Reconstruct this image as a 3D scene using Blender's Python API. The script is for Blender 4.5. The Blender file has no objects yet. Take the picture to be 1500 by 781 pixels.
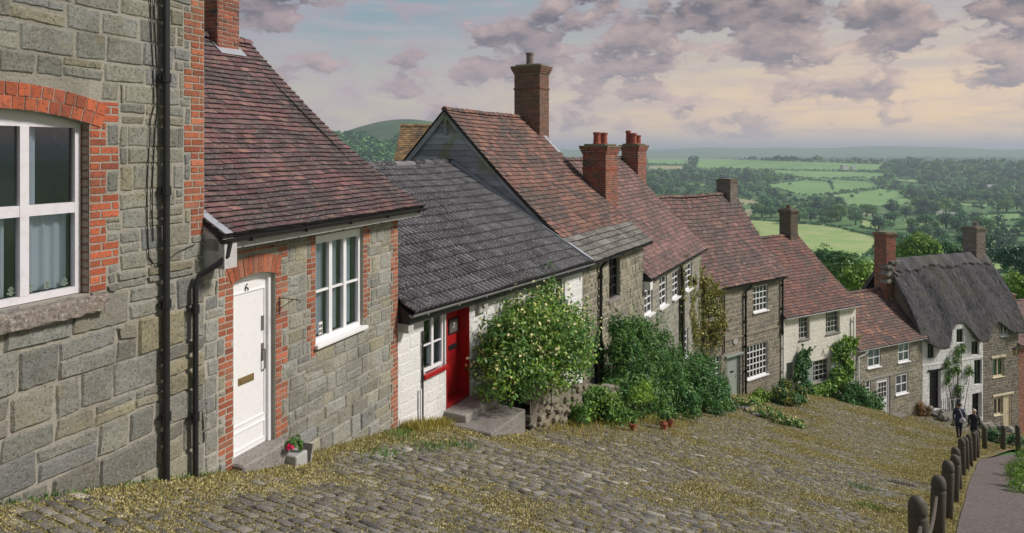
import bpy, math, random
import numpy as np
from mathutils import Vector, Matrix
random.seed(7)
RS = np.random.RandomState(11)
C = bpy.context.scene.collection
F = 1000.0; CX = 750.0; CY = 222.0        # lens in photograph pixels, used to survey the place

# ---------------------------------------------------------------- camera
scene = bpy.context.scene
cam_d = bpy.data.cameras.new('camera')
cam_d.lens = 24.0; cam_d.sensor_width = 36.0
cam_d.shift_y = -(390.5 - CY) / 1500.0
cam_d.clip_start = 0.05; cam_d.clip_end = 40000
cam = bpy.data.objects.new('camera', cam_d); C.objects.link(cam)
cam.location = (0, 0, 0); cam.rotation_euler = (math.radians(90), 0, 0)
scene.camera = cam

# ---------------------------------------------------------------- exposure, sun, sky
vs = scene.view_settings
vs.view_transform = 'Standard'; vs.look = 'None'; vs.gamma = 1; vs.use_curve_mapping = False
vs.exposure = 0.12
SUN_EL = math.radians(40); SUN_AZ = math.radians(96)      # azimuth clockwise from +Y
sd = bpy.data.lights.new('sun', 'SUN'); sd.energy = 3.5; sd.angle = math.radians(10); sd.color = (1.0, 0.93, 0.86)
sun = bpy.data.objects.new('sun', sd); C.objects.link(sun)
sv = Vector((math.sin(SUN_AZ) * math.cos(SUN_EL), math.cos(SUN_AZ) * math.cos(SUN_EL), math.sin(SUN_EL)))
sun.rotation_euler = sv.to_track_quat('Z', 'Y').to_euler()
sun.location = (20, -20, 40)

class NT:
    """small helper round a node tree"""
    def __init__(s, nt): s.nt = nt; s.nt.nodes.clear()
    def n(s, t, ins=None, **kw):
        nd = s.nt.nodes.new(t)
        for k, v in kw.items(): setattr(nd, k, v)
        for k, v in (ins or {}).items(): s.put(nd, k, v)
        return nd
    def put(s, nd, k, v):
        if isinstance(v, bpy.types.NodeSocket): s.nt.links.new(v, nd.inputs[k])
        elif isinstance(v, bpy.types.Node): s.nt.links.new(v.outputs[0], nd.inputs[k])
        else: nd.inputs[k].default_value = v
    def math(s, op, a, b=0.0, c=0.0, clamp=False):
        nd = s.n('ShaderNodeMath', operation=op, use_clamp=clamp)
        s.put(nd, 0, a); s.put(nd, 1, b)
        if op in ('MULTIPLY_ADD', 'SMOOTH_MIN'): s.put(nd, 2, c)
        return nd.outputs[0]
    def mix(s, f, a, b, bt='MIX'):
        nd = s.n('ShaderNodeMix', data_type='RGBA', blend_type=bt)
        s.put(nd, 0, f); s.put(nd, 6, col4(a)); s.put(nd, 7, col4(b))
        return nd.outputs[2]
    def ramp(s, f, stops, interp='LINEAR'):
        nd = s.n('ShaderNodeValToRGB', {0: f}); cr = nd.color_ramp; cr.interpolation = interp
        while len(cr.elements) < len(stops): cr.elements.new(0.5)
        for e, (p, c) in zip(cr.elements, stops):
            e.position = p; e.color = col4(c) if not isinstance(c, (int, float)) else (c, c, c, 1)
        return nd.outputs[0]
    def step(s, f, a, b):
        nd = s.n('ShaderNodeMapRange', {0: f, 1: a, 2: b, 3: 0.0, 4: 1.0}, interpolation_type='SMOOTHSTEP')
        return nd.outputs[0]
    def noise(s, vec, scale, detail=4, rough=.55, dist=0.0, out=0):
        nd = s.n('ShaderNodeTexNoise', {'Scale': scale, 'Detail': detail, 'Roughness': rough, 'Distortion': dist})
        if vec is not None: s.put(nd, 'Vector', vec)
        return nd.outputs[out]
def col4(c):
    if isinstance(c, (tuple, list)): return (c[0], c[1], c[2], 1.0)
    return c
def srgb(r, g, b):
    f = lambda v: (v / 255 / 12.92) if v / 255 <= .04045 else ((v / 255 + .055) / 1.055) ** 2.4
    return (f(r), f(g), f(b))

world = bpy.data.worlds.new('World'); scene.world = world; world.use_nodes = True
w = NT(world.node_tree)
sky = w.n('ShaderNodeTexSky', sky_type='NISHITA', sun_disc=False, sun_elevation=SUN_EL, sun_rotation=SUN_AZ, dust_density=2.0)
tc = w.n('ShaderNodeTexCoord').outputs['Generated']
sp = w.n('ShaderNodeSeparateXYZ', {0: tc}); dx, dy, dz = sp.outputs
up = w.math('MAXIMUM', dz, 0.0)
v1 = w.n('ShaderNodeVectorMath', {0: tc, 1: (14.0, 14.0, 27.0)}, operation='MULTIPLY').outputs[0]
v1b = w.n('ShaderNodeVectorMath', {0: v1, 1: (0.12, 0.0, 0.40)}, operation='ADD').outputs[0]
vstr = w.n('ShaderNodeVectorMath', {0: tc, 1: (4.0, 4.0, 38.0)}, operation='MULTIPLY').outputs[0]
warp = w.noise(v1, 3.2, 5, .6, 0, 1)
def warped(v, k=.45):
    a = w.n('ShaderNodeVectorMath', {0: warp, 1: (0.5, 0.5, 0.5)}, operation='SUBTRACT').outputs[0]
    b = w.n('ShaderNodeVectorMath', {0: a, 1: (k, k, k)}, operation='MULTIPLY').outputs[0]
    return w.n('ShaderNodeVectorMath', {0: v, 1: b}, operation='ADD').outputs[0]
nA = w.noise(warped(v1), 1.15, 8, .53)
nB = w.noise(warped(v1b), 1.15, 8, .53)
nS = w.noise(vstr, 1.3, 6, .6, .3)
# clear sky behind the clouds: pale teal high on the left, cream low on the right
hx = w.step(dx, -0.25, 0.62)
low = w.math('SUBTRACT', 1.0, w.step(up, 0.03, 0.22))
clear = w.mix(hx, srgb(140, 164, 176), srgb(190, 190, 182))
clear = w.mix(w.math('MULTIPLY', low, w.math('MULTIPLY_ADD', hx, .5, .5)), clear, srgb(252, 218, 178))
nish = w.n('ShaderNodeVectorMath', {0: sky.outputs[0], 1: (.1, .1, .1)}, operation='MULTIPLY').outputs[0]
clear = w.mix(0.10, clear, nish)
# thin veil of streaks
veil = w.math('MULTIPLY', w.step(nS, .42, .66), .55)
clear = w.mix(veil, clear, srgb(186, 176, 184))
# cumulus: cover grows upward, underside darker
ru = w.math('DIVIDE', dx, w.math('MAXIMUM', dy, .05)); rv = w.math('DIVIDE', dz, w.math('MAXIMUM', dy, .05))
bias = 0.0
for (bx_, by_, sx_, sy_, am_) in ((400, 5, 90, 34, .20), (465, 88, 75, 30, .12), (690, 95, 95, 34, .15), (800, 62, 70, 40, .17), (930, 108, 70, 34, .15), (985, 30, 120, 46, .20), (1150, 25, 140, 46, .20), (1130, 88, 90, 24, .14),
                             (1390, 45, 150, 52, .20), (1235, 130, 55, 16, .16), (1455, 122, 60, 18, .16), (1330, 100, 60, 22, .10), (560, 30, 90, 32, -.22), (880, 45, 26, 24, -.10), (1255, 100, 42, 22, -.12), (1050, 140, 60, 22, -.10)):
    gu = w.math('MULTIPLY', w.math('SUBTRACT', ru, (bx_ - CX) / F), F / sx_); gv = w.math('MULTIPLY', w.math('SUBTRACT', rv, (CY - by_) / F), F / sy_)
    e_ = w.math('EXPONENT', w.math('MULTIPLY', w.math('ADD', w.math('MULTIPLY', gu, gu), w.math('MULTIPLY', gv, gv)), -1.0))
    bias = w.math('MULTIPLY_ADD', e_, am_ * .85, bias)
cov = w.math('ADD', nA, bias)
mask = w.step(cov, 0.535, 0.625)
shade = w.math('MULTIPLY_ADD', w.math('SUBTRACT', nA, nB), 3.4, 0.30, True)
thick = w.step(cov, .60, .84)
lit = w.mix(hx, srgb(192, 172, 174), srgb(220, 194, 182))
dark = w.mix(w.step(up, .06, .24), srgb(150, 145, 155), srgb(102, 101, 112))
cl = w.mix(shade, dark, lit)
cl = w.mix(w.math('MULTIPLY', thick, .55), cl, dark)
clear = w.mix(w.math('MULTIPLY', w.step(w.math('ADD', nA, w.math('MULTIPLY', bias, .6)), .40, .58), .62), clear, w.mix(low, srgb(172, 158, 170), w.mix(hx, srgb(186, 172, 182), srgb(234, 206, 184))))
skyc = w.mix(w.math('MULTIPLY', mask, .93), clear, cl)
hz = w.math('SUBTRACT', 1.0, w.step(up, 0.0, 0.045))
skyc = w.mix(w.math('MULTIPLY', hz, .8), skyc, w.mix(hx, srgb(188, 180, 196), srgb(214, 196, 194)))
# the unseen upper sky is a bright even overcast
skyc = w.mix(w.step(dz, .28, .5), skyc, srgb(128, 133, 150))
bgd = w.n('ShaderNodeBackground', {0: skyc, 1: 0.94})
w.nt.links.new(bgd.outputs[0], w.n('ShaderNodeOutputWorld').inputs[0])

# ---------------------------------------------------------------- materials
MATS = {}
def newmat(name, rough=.85):
    m = bpy.data.materials.new(name); m.use_nodes = True
    t = NT(m.node_tree)
    b = t.n('ShaderNodeBsdfPrincipled', {'Roughness': rough})
    t.n('ShaderNodeOutputMaterial', {0: b.outputs[0]})
    MATS[name] = m
    t.b = b
    t.co = t.n('ShaderNodeTexCoord').outputs['Object']
    return m, t
def bump(t, h, dist=.01, strength=.6):
    t.put(t.b, 'Normal', t.n('ShaderNodeBump', {'Height': h, 'Distance': dist, 'Strength': strength}).outputs[0])
def rndattr(t):
    a = t.n('ShaderNodeAttribute', attribute_name='rnd')
    s = t.n('ShaderNodeSeparateColor', {0: a.outputs['Color']})
    return s.outputs[0], s.outputs[1], s.outputs[2]
def hsv(t, c, val): return t.n('ShaderNodeHueSaturation', {'Color': c, 'Value': val}).outputs[0]

def mat_stone(name, stops, lichen=(.42, .42, .38), lich=.25, green=.25, fine=60, bd=.012, light=1.0, grime=.55, vr=.5):
    m, t = newmat(name, .92); r, g, b = rndattr(t)
    c = t.ramp(r, stops)
    c = hsv(t, c, t.math('MULTIPLY_ADD', g, vr, (1 - vr / 2) * light))
    n1 = t.noise(t.co, 5, 5, .6); n2 = t.noise(t.co, fine * .75, 5, .75); n3 = t.noise(t.co, 18, 5, .65)
    c = t.mix(t.math('MULTIPLY', t.step(n3, .3, .75), grime), c, t.mix(.5, c, (.11, .105, .09)))
    c = t.mix(t.math('MULTIPLY', t.step(n1, .5, .72), green), c, (.17, .165, .085))
    n4 = t.noise(t.co, 1.1, 6, .7, .8); n5 = t.noise(t.co, 2.6, 6, .7, .5)
    c = t.mix(t.math('MULTIPLY', t.step(n4, .50, .66), grime * .95), c, t.mix(.6, c, (.07, .062, .045))); c = t.mix(t.math('MULTIPLY', t.step(n5, .54, .68), green * 1.3), c, (.24, .20, .09))
    c = t.mix(t.math('MULTIPLY', t.step(n2, .54, .66), lich), c, lichen)
    c = t.mix(t.math('MULTIPLY', t.step(n2, .47, .36), min(.8, grime * 1.5)), c, (.04, .038, .03))
    t.put(t.b, 'Base Color', c)
    bump(t, t.math('MULTIPLY_ADD', n3, 1.3, n2), bd, .9)
    return m
mat_stone('grey_greensand', [(0, (.19, .195, .195)), (.3, (.24, .235, .185)), (.6, (.21, .215, .20)), (.85, (.27, .245, .155)), (1, (.15, .16, .165))], lich=.32, green=.32, light=1.15)
mat_stone('pale_greensand', [(0, (.27, .275, .26)), (.3, (.32, .315, .26)), (.6, (.28, .285, .265)), (.85, (.35, .325, .23)), (1, (.22, .23, .23))], lich=.35, green=.3, light=1.12)
mat_stone('buff_greensand', [(0, (.27, .25, .18)), (.4, (.33, .30, .215)), (.75, (.24, .23, .19)), (1, (.35, .30, .20))], green=.2, light=1.15)
mat_stone('brown_stone', [(0, (.22, .19, .14)), (.5, (.27, .235, .175)), (1, (.20, .185, .155))], green=.3, light=1.15)
mat_stone('white_stone', [(0, (.78, .78, .77)), (1, (.80, .80, .79))], lichen=(.8, .8, .78), lich=.2, green=.05, light=1.0, grime=.14, vr=.08)
mat_stone('cream_stone', [(0, (.76, .73, .64)), (1, (.82, .79, .70))], lichen=(.8, .78, .7), lich=.2, green=.05, light=1.0, grime=.12, vr=.08)
mat_stone('mortar', [(0, (.33, .31, .26)), (1, (.39, .36, .31))], green=.1, light=1.1, grime=.3)
mat_stone('red_brick', [(0, (.30, .075, .035)), (.35, (.40, .11, .05)), (.7, (.47, .15, .075)), (.92, (.36, .15, .09)), (1, (.22, .10, .08))], lichen=(.5, .3, .22), lich=.14, green=.0, bd=.004, light=.95)
mat_stone('orange_brick', [(0, (.36, .07, .028)), (.4, (.46, .10, .04)), (.8, (.52, .13, .055)), (1, (.30, .07, .04))], lichen=(.5, .22, .14), lich=.10, green=.0, bd=.004, light=.95)
mat_stone('sooty_brick', [(0, (.17, .075, .05)), (.4, (.25, .095, .06)), (.7, (.13, .08, .065)), (1, (.30, .12, .07))], lichen=(.35, .27, .2), lich=.2, green=.25, bd=.006)
mat_stone('chimney_brick', [(0, (.26, .06, .035)), (.3, (.38, .085, .045)), (.55, (.15, .06, .045)), (.75, (.44, .12, .06)), (1, (.07, .05, .045))], lichen=(.45, .33, .26), lich=.22, green=.12, bd=.006, grime=.7)
mat_stone('dark_brick', [(0, (.10, .075, .06)), (.5, (.19, .13, .09)), (1, (.08, .07, .065))], lichen=(.35, .3, .22), lich=.25, green=.2, bd=.006)
mat_stone('pale_brick', [(0, (.22, .17, .15)), (.5, (.29, .22, .2)), (1, (.16, .13, .12))], lichen=(.4, .36, .33), lich=.3, green=.1, bd=.006)
mat_stone('flue_cap', [(0, (.16, .14, .09)), (1, (.22, .19, .12))], green=.5, lich=.4)
mat_stone('sill_stone', [(0, (.20, .17, .15)), (1, (.24, .2, .17))], lichen=(.55, .55, .5), lich=.8, green=.1, fine=38)
mat_stone('slab_concrete', [(0, (.30, .28, .26)), (1, (.36, .34, .31))], green=.25, lich=.15)
mat_stone('setts_stone', [(0, (.10, .095, .09)), (.4, (.17, .16, .145)), (.75, (.27, .25, .205)), (.93, (.18, .18, .18)), (1, (.50, .48, .42))], lichen=(.42, .40, .35), lich=.35, green=.35, fine=45, bd=.006, light=1.1)
mat_stone('path_tarmac', [(0, (.185, .15, .14)), (1, (.22, .18, .165))], lichen=(.40, .33, .31), lich=.7, green=.0, fine=24, bd=.006, light=1.1)
mat_stone('dry_rock', [(0, (.15, .145, .13)), (1, (.24, .23, .20))], green=.4, lich=.4)

def mat_tile(name, stops, lichen=(.34, .32, .28), lich=.65, darkf=.7, light=1.0, moss=.3, dark=(.045, .043, .045)):
    m, t = newmat(name, .82); r, g, b = rndattr(t)
    c = t.ramp(r, stops)
    c = hsv(t, c, t.math('MULTIPLY_ADD', g, .6, .52 * light))
    big = t.noise(t.co, .9, 5, .65, .4); mid = t.noise(t.co, 7, 5, .65); fin = t.noise(t.co, 34, 4, .7)
    c = t.mix(t.math('MULTIPLY', t.step(t.math('MULTIPLY_ADD', b, .16, big), .52, .68), darkf), c, dark)
    c = t.mix(t.math('MULTIPLY', t.step(t.math('MULTIPLY_ADD', b, .10, mid), .58, .72), moss), c, (.12, .12, .07))
    c = t.mix(t.math('MULTIPLY', t.step(t.math('MULTIPLY_ADD', mid, .35, fin), .70, .84), lich), c, lichen)
    t.put(t.b, 'Base Color', c)
    bump(t, t.math('ADD', fin, mid), .006, .8)
    return m
mat_tile('mauve_clay_tile', [(0, (.17, .07, .075)), (.3, (.23, .105, .105)), (.6, (.15, .08, .095)), (.85, (.30, .16, .13)), (1, (.10, .06, .07))], light=1.05)
mat_tile('orange_clay_tile', [(0, (.23, .10, .07)), (.4, (.30, .14, .10)), (.75, (.19, .09, .07)), (1, (.12, .07, .07))], light=1.0)
mat_tile('pink_clay_tile', [(0, (.22, .105, .09)), (.5, (.29, .15, .13)), (1, (.14, .08, .08))], light=1.0, darkf=.6)
mat_tile('rust_clay_tile', [(0, (.20, .08, .06)), (.5, (.27, .11, .08)), (1, (.12, .06, .055))], light=1.05, darkf=.6)
mat_tile('brown_clay_tile', [(0, (.20, .08, .06)), (.3, (.30, .12, .075)), (.6, (.13, .07, .065)), (1, (.36, .18, .11))], light=.95, darkf=.6)
mat_tile('plum_clay_tile', [(0, (.17, .075, .07)), (.3, (.25, .11, .09)), (.6, (.11, .06, .065)), (1, (.32, .18, .14))], light=.95, darkf=.6)
mat_tile('yellow_lichen_tile', [(0, (.28, .15, .08)), (.5, (.34, .22, .10)), (1, (.2, .11, .07))], lichen=(.42, .36, .14), lich=.8, moss=.6)
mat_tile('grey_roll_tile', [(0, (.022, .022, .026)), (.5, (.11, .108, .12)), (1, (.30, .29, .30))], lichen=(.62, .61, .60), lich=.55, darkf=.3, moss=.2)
mat_tile('stone_slate', [(0, (.15, .145, .125)), (.5, (.21, .20, .18)), (1, (.11, .105, .09))], lichen=(.48, .47, .42), lich=.8, darkf=.3, moss=.6)
mat_tile('underlay_edge_shade', [(0, (.03, .028, .027)), (1, (.04, .035, .034))], lich=0, moss=0)  # underlay colour, also painted on tile edges as their shadow line

def simple(name, c, rough=.5, metal=0.0, wear=.25, scale=14, wearc=None, bd=.002, coat=0):
    m, t = newmat(name, rough)
    n1 = t.noise(t.co, scale, 6, .65); n2 = t.noise(t.co, scale * 7, 3, .6)
    wc = wearc or tuple(v * .55 for v in c)
    cc = t.mix(t.math('MULTIPLY', t.step(n1, .45, .78), wear), c, wc)
    cc = t.mix(t.math('MULTIPLY', t.step(n2, .6, .75), wear * .6), cc, wc)
    t.put(t.b, 'Base Color', cc); t.put(t.b, 'Metallic', metal)
    bump(t, t.math('MULTIPLY_ADD', n1, .6, n2), bd, .5)
    return m
simple('white_paint', (.82, .82, .83), .45, wearc=(.5, .48, .45), wear=.22)
simple('mauve_white_paint', (.70, .68, .72), .5, wearc=(.42, .38, .38), wear=.35)
simple('cream_paint', (.66, .58, .40), .5)
simple('fascia_board', (.50, .49, .49), .7, wearc=(.22, .2, .19), wear=.5, scale=9)
simple('red_paint', (.36, .012, .014), .38, wear=.3, wearc=(.2, .01, .01))
simple('sage_paint', (.32, .37, .33), .5)
simple('blue_grey_paint', (.33, .39, .43), .5)
simple('black_iron', (.016, .016, .018), .42, wear=.3, wearc=(.05, .045, .04))
simple('black_paint', (.012, .011, .014), .4)
simple('lead_sheet', (.34, .36, .40), .55, wearc=(.5, .5, .52), wear=.4)
simple('grey_gutter', (.25, .25, .26), .5)
simple('brass', (.35, .25, .12), .4, 0.6)
simple('dull_metal', (.25, .23, .21), .45, .6)
simple('terracotta', (.33, .085, .055), .8, wear=.5, wearc=(.16, .06, .05))
simple('rusty_iron', (.14, .035, .03), .75, wear=.5)
simple('curtain_cloth', (.66, .72, .78), .9, wear=.1)
simple('lace_cloth', (.62, .66, .52), .9, wear=.1)
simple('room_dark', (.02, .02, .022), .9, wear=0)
simple('dark_cloth', (.012, .014, .026), .85)
simple('navy_cloth', (.03, .04, .085), .85)
simple('bag_cloth', (.55, .55, .62), .8)
simple('skin', (.50, .27, .19), .6, wear=.1)
simple('dark_hair', (.02, .016, .014), .6)
simple('pale_hair', (.55, .47, .36), .6)
simple('rope_fibre', (.10, .085, .065), .9)
simple('sticker_paper', (.75, .75, .73), .6, wear=.05)
simple('pink_petal', (.75, .03, .14), .6, wear=.2)
simple('amber_glass', (.45, .32, .12), .2)
simple('box_plastic', (.42, .42, .40), .6)
simple('far_wall', (.62, .60, .56), .8); simple('far_roof', (.30, .30, .31), .8)

m, t = newmat('weatherboard', .8)
mp = t.n('ShaderNodeMapping', {0: t.co, 3: (1, 1.2, 26)}).outputs[0]
n1 = t.noise(mp, 2.2, 5, .7); n2 = t.noise(t.co, 1.3, 4, .6); r, g, b = rndattr(t)
c = t.mix(n1, (.16, .165, .18), (.50, .51, .54)); c = hsv(t, c, t.math('MULTIPLY_ADD', g, .6, .7))
c = t.mix(t.math('MULTIPLY', t.step(n2, .52, .64), .6), c, (.20, .23, .08)); t.put(t.b, 'Base Color', c); bump(t, n1, .004)

m, t = newmat('post_wood', .8)
oi = t.n('ShaderNodeObjectInfo').outputs['Location']; mp = t.n('ShaderNodeMapping', {0: t.n('ShaderNodeVectorMath', {0: t.co, 1: oi}, operation='ADD').outputs[0], 3: (9, 9, .8)}).outputs[0]
n1 = t.noise(mp, 4, 6, .7); n2 = t.noise(t.co, 9, 5, .65)
c = t.mix(n1, (.042, .036, .028), (.135, .118, .088)); c = t.mix(t.math('MULTIPLY', t.step(n2, .56, .72), .5), c, (.17, .16, .12))
t.put(t.b, 'Base Color', c); bump(t, n1, .006)

m, t = newmat('thatch', .95)
mp = t.n('ShaderNodeMapping', {0: t.co, 3: (13, 1.6, 1.2)}).outputs[0]
n1 = t.noise(mp, 1.6, 7, .75); n2 = t.noise(t.co, .75, 6, .65, .6); n3 = t.noise(t.co, 15, 5, .7)
c = t.mix(t.step(n1, .3, .7), (.028, .027, .032), (.20, .19, .20)); c = t.mix(t.math('MULTIPLY', t.step(n2, .50, .66), .5), c, (.13, .13, .07)); c = t.mix(t.math('MULTIPLY', t.step(n2, .47, .34), .5), c, (.03, .03, .036))
c = t.mix(t.math('MULTIPLY', t.step(n3, .63, .72), .5), c, (.23, .23, .24)); t.put(t.b, 'Base Color', c)
bump(t, t.math('MULTIPLY_ADD', n3, .6, n1), .08, 1.0)

def mat_leaf(name, stops, rough=.55, trans=.25, var=.8, zone=None):
    m, t = newmat(name, rough); r, g, b = rndattr(t)
    c = t.ramp(r, stops); c = hsv(t, c, t.math('MULTIPLY_ADD', g, var, 1 - var / 2))
    if zone:
        c = t.mix(t.step(t.noise(t.co, zone[0], 4, .6), .45, .62), c, zone[1])
    t.put(t.b, 'Base Color', c)
    tr = t.n('ShaderNodeBsdfTranslucent', {0: c}).outputs[0]
    mx = t.n('ShaderNodeMixShader', {0: trans, 1: t.b.outputs[0], 2: tr})
    out = [n for n in t.nt.nodes if n.type == 'OUTPUT_MATERIAL'][0]
    t.nt.links.new(mx.outputs[0], out.inputs[0])
    return m
mat_leaf('leaf_green', [(0, (.055, .14, .030)), (.5, (.10, .23, .045)), (1, (.19, .34, .08))])
mat_leaf('leaf_deep', [(0, (.026, .10, .030)), (.5, (.05, .16, .042)), (1, (.09, .25, .06))])
mat_leaf('leaf_bright', [(0, (.12, .24, .025)), (.5, (.21, .37, .04)), (1, (.32, .46, .08))])
mat_leaf('leaf_olive', [(0, (.15, .18, .035)), (.5, (.26, .28, .06)), (1, (.38, .34, .10))])
mat_leaf('leaf_rust', [(0, (.24, .11, .03)), (1, (.34, .17, .05))])
mat_leaf('blossom', [(0, (.68, .62, .20)), (1, (.80, .76, .45))])
mat_leaf('moss_tuft', [(0, (.22, .19, .06)), (.35, (.44, .38, .13)), (.75, (.62, .54, .29)), (1, (.22, .24, .06))], var=.8)
mat_leaf('straw_grass', [(0, (.36, .30, .05)), (.6, (.46, .36, .10)), (1, (.20, .28, .04))], var=.7)
mat_leaf('wood_leaf', [(0, (.035, .14, .06)), (.5, (.075, .24, .08)), (1, (.20, .42, .11))], trans=.1, var=.7)
mat_leaf('wood_leaf_dark', [(0, (.024, .10, .055)), (1, (.05, .15, .07))], trans=.1, var=.7)
mat_leaf('wood_leaf_light', [(0, (.11, .27, .06)), (1, (.21, .39, .09))], trans=.1, var=.7)
simple('bark', (.05, .042, .032), .9, bd=.02)

m, t = newmat('mossy_soil', .95)
n1 = t.noise(t.co, .9, 5, .65, .3); n2 = t.noise(t.co, 26, 5, .7); n3 = t.noise(t.co, 90, 3, .7)
c = t.mix(t.step(n2, .35, .65), (.045, .038, .025), (.27, .225, .08)); c = t.mix(t.math('MULTIPLY', t.step(n1, .42, .62), .4), c, (.36, .30, .08))
c = t.mix(t.math('MULTIPLY', t.step(n3, .5, .7), .4), c, (.33, .28, .12))
t.put(t.b, 'Base Color', c); bump(t, t.math('MULTIPLY_ADD', n3, .5, n2), .02, 1.0)
def mat_field(name, a, b, sc, c3=None):
    m, t = newmat(name, .95)
    n1 = t.noise(t.co, sc, 6, .65, .5); n2 = t.noise(t.co, sc * 6, 4, .6)
    c = t.mix(t.step(n1, .35, .65), a, b); c = t.mix(t.math('MULTIPLY', t.step(n2, .5, .7), .4), c, c3 or b)
    t.put(t.b, 'Base Color', c); return m
mat_field('rough_ground', (.06, .16, .05), (.13, .25, .07), .05)
mat_field('hillside', (.035, .085, .04), (.075, .14, .05), .012)
mat_field('pasture', (.17, .34, .10), (.24, .42, .13), .01)
mat_field('meadow', (.26, .42, .11), (.42, .48, .20), .03, (.20, .34, .09))
mat_field('stubble', (.36, .36, .19), (.42, .40, .22), .01)

m, t = newmat('window_glass', .06)
t.put(t.b, 'Base Color', (.02, .022, .028, 1))
tr = t.n('ShaderNodeBsdfTransparent', {0: (.84, .88, .92, 1)}).outputs[0]
gl = t.n('ShaderNodeBsdfGlossy', {0: (.9, .92, .95, 1), 'Roughness': .03}).outputs[0]
fr = t.n('ShaderNodeFresnel', {0: 1.5}).outputs[0]
mx = t.n('ShaderNodeMixShader', {0: t.math('MULTIPLY_ADD', fr, .8, .09), 1: tr, 2: gl})
out = [n for n in t.nt.nodes if n.type == 'OUTPUT_MATERIAL'][0]; t.nt.links.new(mx.outputs[0], out.inputs[0])
M = MATS

# ---------------------------------------------------------------- mesh helpers
class MB:
    def __init__(s): s.v = []; s.f = []; s.r = []; s.m = []; s.T = None; s.cur = 0; s.sm = False
    def q(s, pts, rnd=None, m=None):
        i = len(s.v)
        if s.T: pts = [s.T(*p) for p in pts]
        s.v.extend(pts); s.f.append(tuple(range(i, i + len(pts))))
        s.r.append(rnd or (random.random(), random.random(), random.random())); s.m.append(s.cur if m is None else m)
    def grid(s, P, nx, ny, rnd=None, m=None):
        """P[j][i] -> points, (nx+1)*(ny+1)"""
        i0 = len(s.v); T = s.T
        rnd = rnd or (random.random(), random.random(), random.random())
        for row in P:
            for p in row: s.v.append(T(*p) if T else p)
        for j in range(ny):
            for i in range(nx):
                a = i0 + j * (nx + 1) + i
                s.f.append((a, a + 1, a + nx + 2, a + nx + 1)); s.r.append(rnd); s.m.append(s.cur if m is None else m)
    def box(s, x0, x1, y0, y1, z0, z1, m=None, rnd=None, bev=0):
        rnd = rnd or (random.random(), random.random(), random.random())
        if bev:
            b = bev
            s.hull([(x0, x1, y0, y1, z0, z1)], b, m, rnd); return
        a = [(x0, y0, z0), (x1, y0, z0), (x1, y1, z0), (x0, y1, z0), (x0, y0, z1), (x1, y0, z1), (x1, y1, z1), (x0, y1, z1)]
        for f in ((0, 3, 2, 1), (4, 5, 6, 7), (0, 1, 5, 4), (1, 2, 6, 5), (2, 3, 7, 6), (3, 0, 4, 7)): s.q([a[k] for k in f], rnd, m)
    def hull(s, bx, b, m, rnd):
        x0, x1, y0, y1, z0, z1 = bx[0]
        xs = (x0, x0 + b, x1 - b, x1); ys = (y0, y0 + b, y1 - b, y1); zs = (z0, z0 + b, z1 - b, z1)
        # faces
        X0, X1, Y0, Y1, Z0, Z1 = x0 + b, x1 - b, y0 + b, y1 - b, z0 + b, z1 - b
        Q = lambda *p: s.q(list(p), rnd, m)
        Q((X0, y0, Z0), (X1, y0, Z0), (X1, y0, Z1), (X0, y0, Z1)); Q((X1, y1, Z0), (X0, y1, Z0), (X0, y1, Z1), (X1, y1, Z1))
        Q((x0, Y1, Z0), (x0, Y0, Z0), (x0, Y0, Z1), (x0, Y1, Z1)); Q((x1, Y0, Z0), (x1, Y1, Z0), (x1, Y1, Z1), (x1, Y0, Z1))
        Q((X0, Y0, z1), (X1, Y0, z1), (X1, Y1, z1), (X0, Y1, z1)); Q((X0, Y1, z0), (X1, Y1, z0), (X1, Y0, z0), (X0, Y0, z0))
        for (xa, xb) in ((x0, X0), (x1, X1)):
            for (ya, yb) in ((y0, Y0), (y1, Y1)): Q((xa, yb, Z0), (xb, ya, Z0), (xb, ya, Z1), (xa, yb, Z1))
            for (za, zb) in ((z0, Z0), (z1, Z1)): Q((xa, Y0, zb), (xb, Y0, za), (xb, Y1, za), (xa, Y1, zb))
            for (ya, yb) in ((y0, Y0), (y1, Y1)):
                for (za, zb) in ((z0, Z0), (z1, Z1)): Q((xa, yb, zb), (xb, ya, zb), (xb, yb, za))
        for (ya, yb) in ((y0, Y0), (y1, Y1)):
            for (za, zb) in ((z0, Z0), (z1, Z1)): Q((X0, ya, zb), (X0, yb, za), (X1, yb, za), (X1, ya, zb))
    def tube(s, pts, rad, seg=8, m=None, cap=True, rnd=None):
        rnd = rnd or (random.random(), random.random(), random.random())
        pts = [Vector(p) for p in pts]; n = len(pts)
        rads = rad if isinstance(rad, (list, tuple)) else [rad] * n
        i0 = len(s.v); prev = None
        for k, p in enumerate(pts):
            d = (pts[min(k + 1, n - 1)] - pts[max(k - 1, 0)]).normalized()
            a = d.orthogonal().normalized() if prev is None else (prev - d * prev.dot(d)).normalized()
            prev = a; b = d.cross(a)
            for j in range(seg):
                t = 2 * math.pi * j / seg
                q = p + (a * math.cos(t) + b * math.sin(t)) * rads[k]
                s.v.append(s.T(*q) if s.T else tuple(q))
        for k in range(n - 1):
            for j in range(seg):
                a = i0 + k * seg + j; b = i0 + k * seg + (j + 1) % seg
                s.f.append((a, b, b + seg, a + seg)); s.r.append(rnd); s.m.append(s.cur if m is None else m)
        if cap:
            for k, o in ((0, -1), (n - 1, 1)):
                f = [i0 + k * seg + j for j in range(seg)]
                s.f.append(tuple(f[::o])); s.r.append(rnd); s.m.append(s.cur if m is None else m)
    def lathe(s, prof, cx, cy, seg=14, m=None):
        """prof: list of (radius, z)"""
        s.tube([(cx, cy, z + 1e-5 * i) for i, (r, z) in enumerate(prof)], [max(r, 1e-4) for r, z in prof], seg, m)
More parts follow.
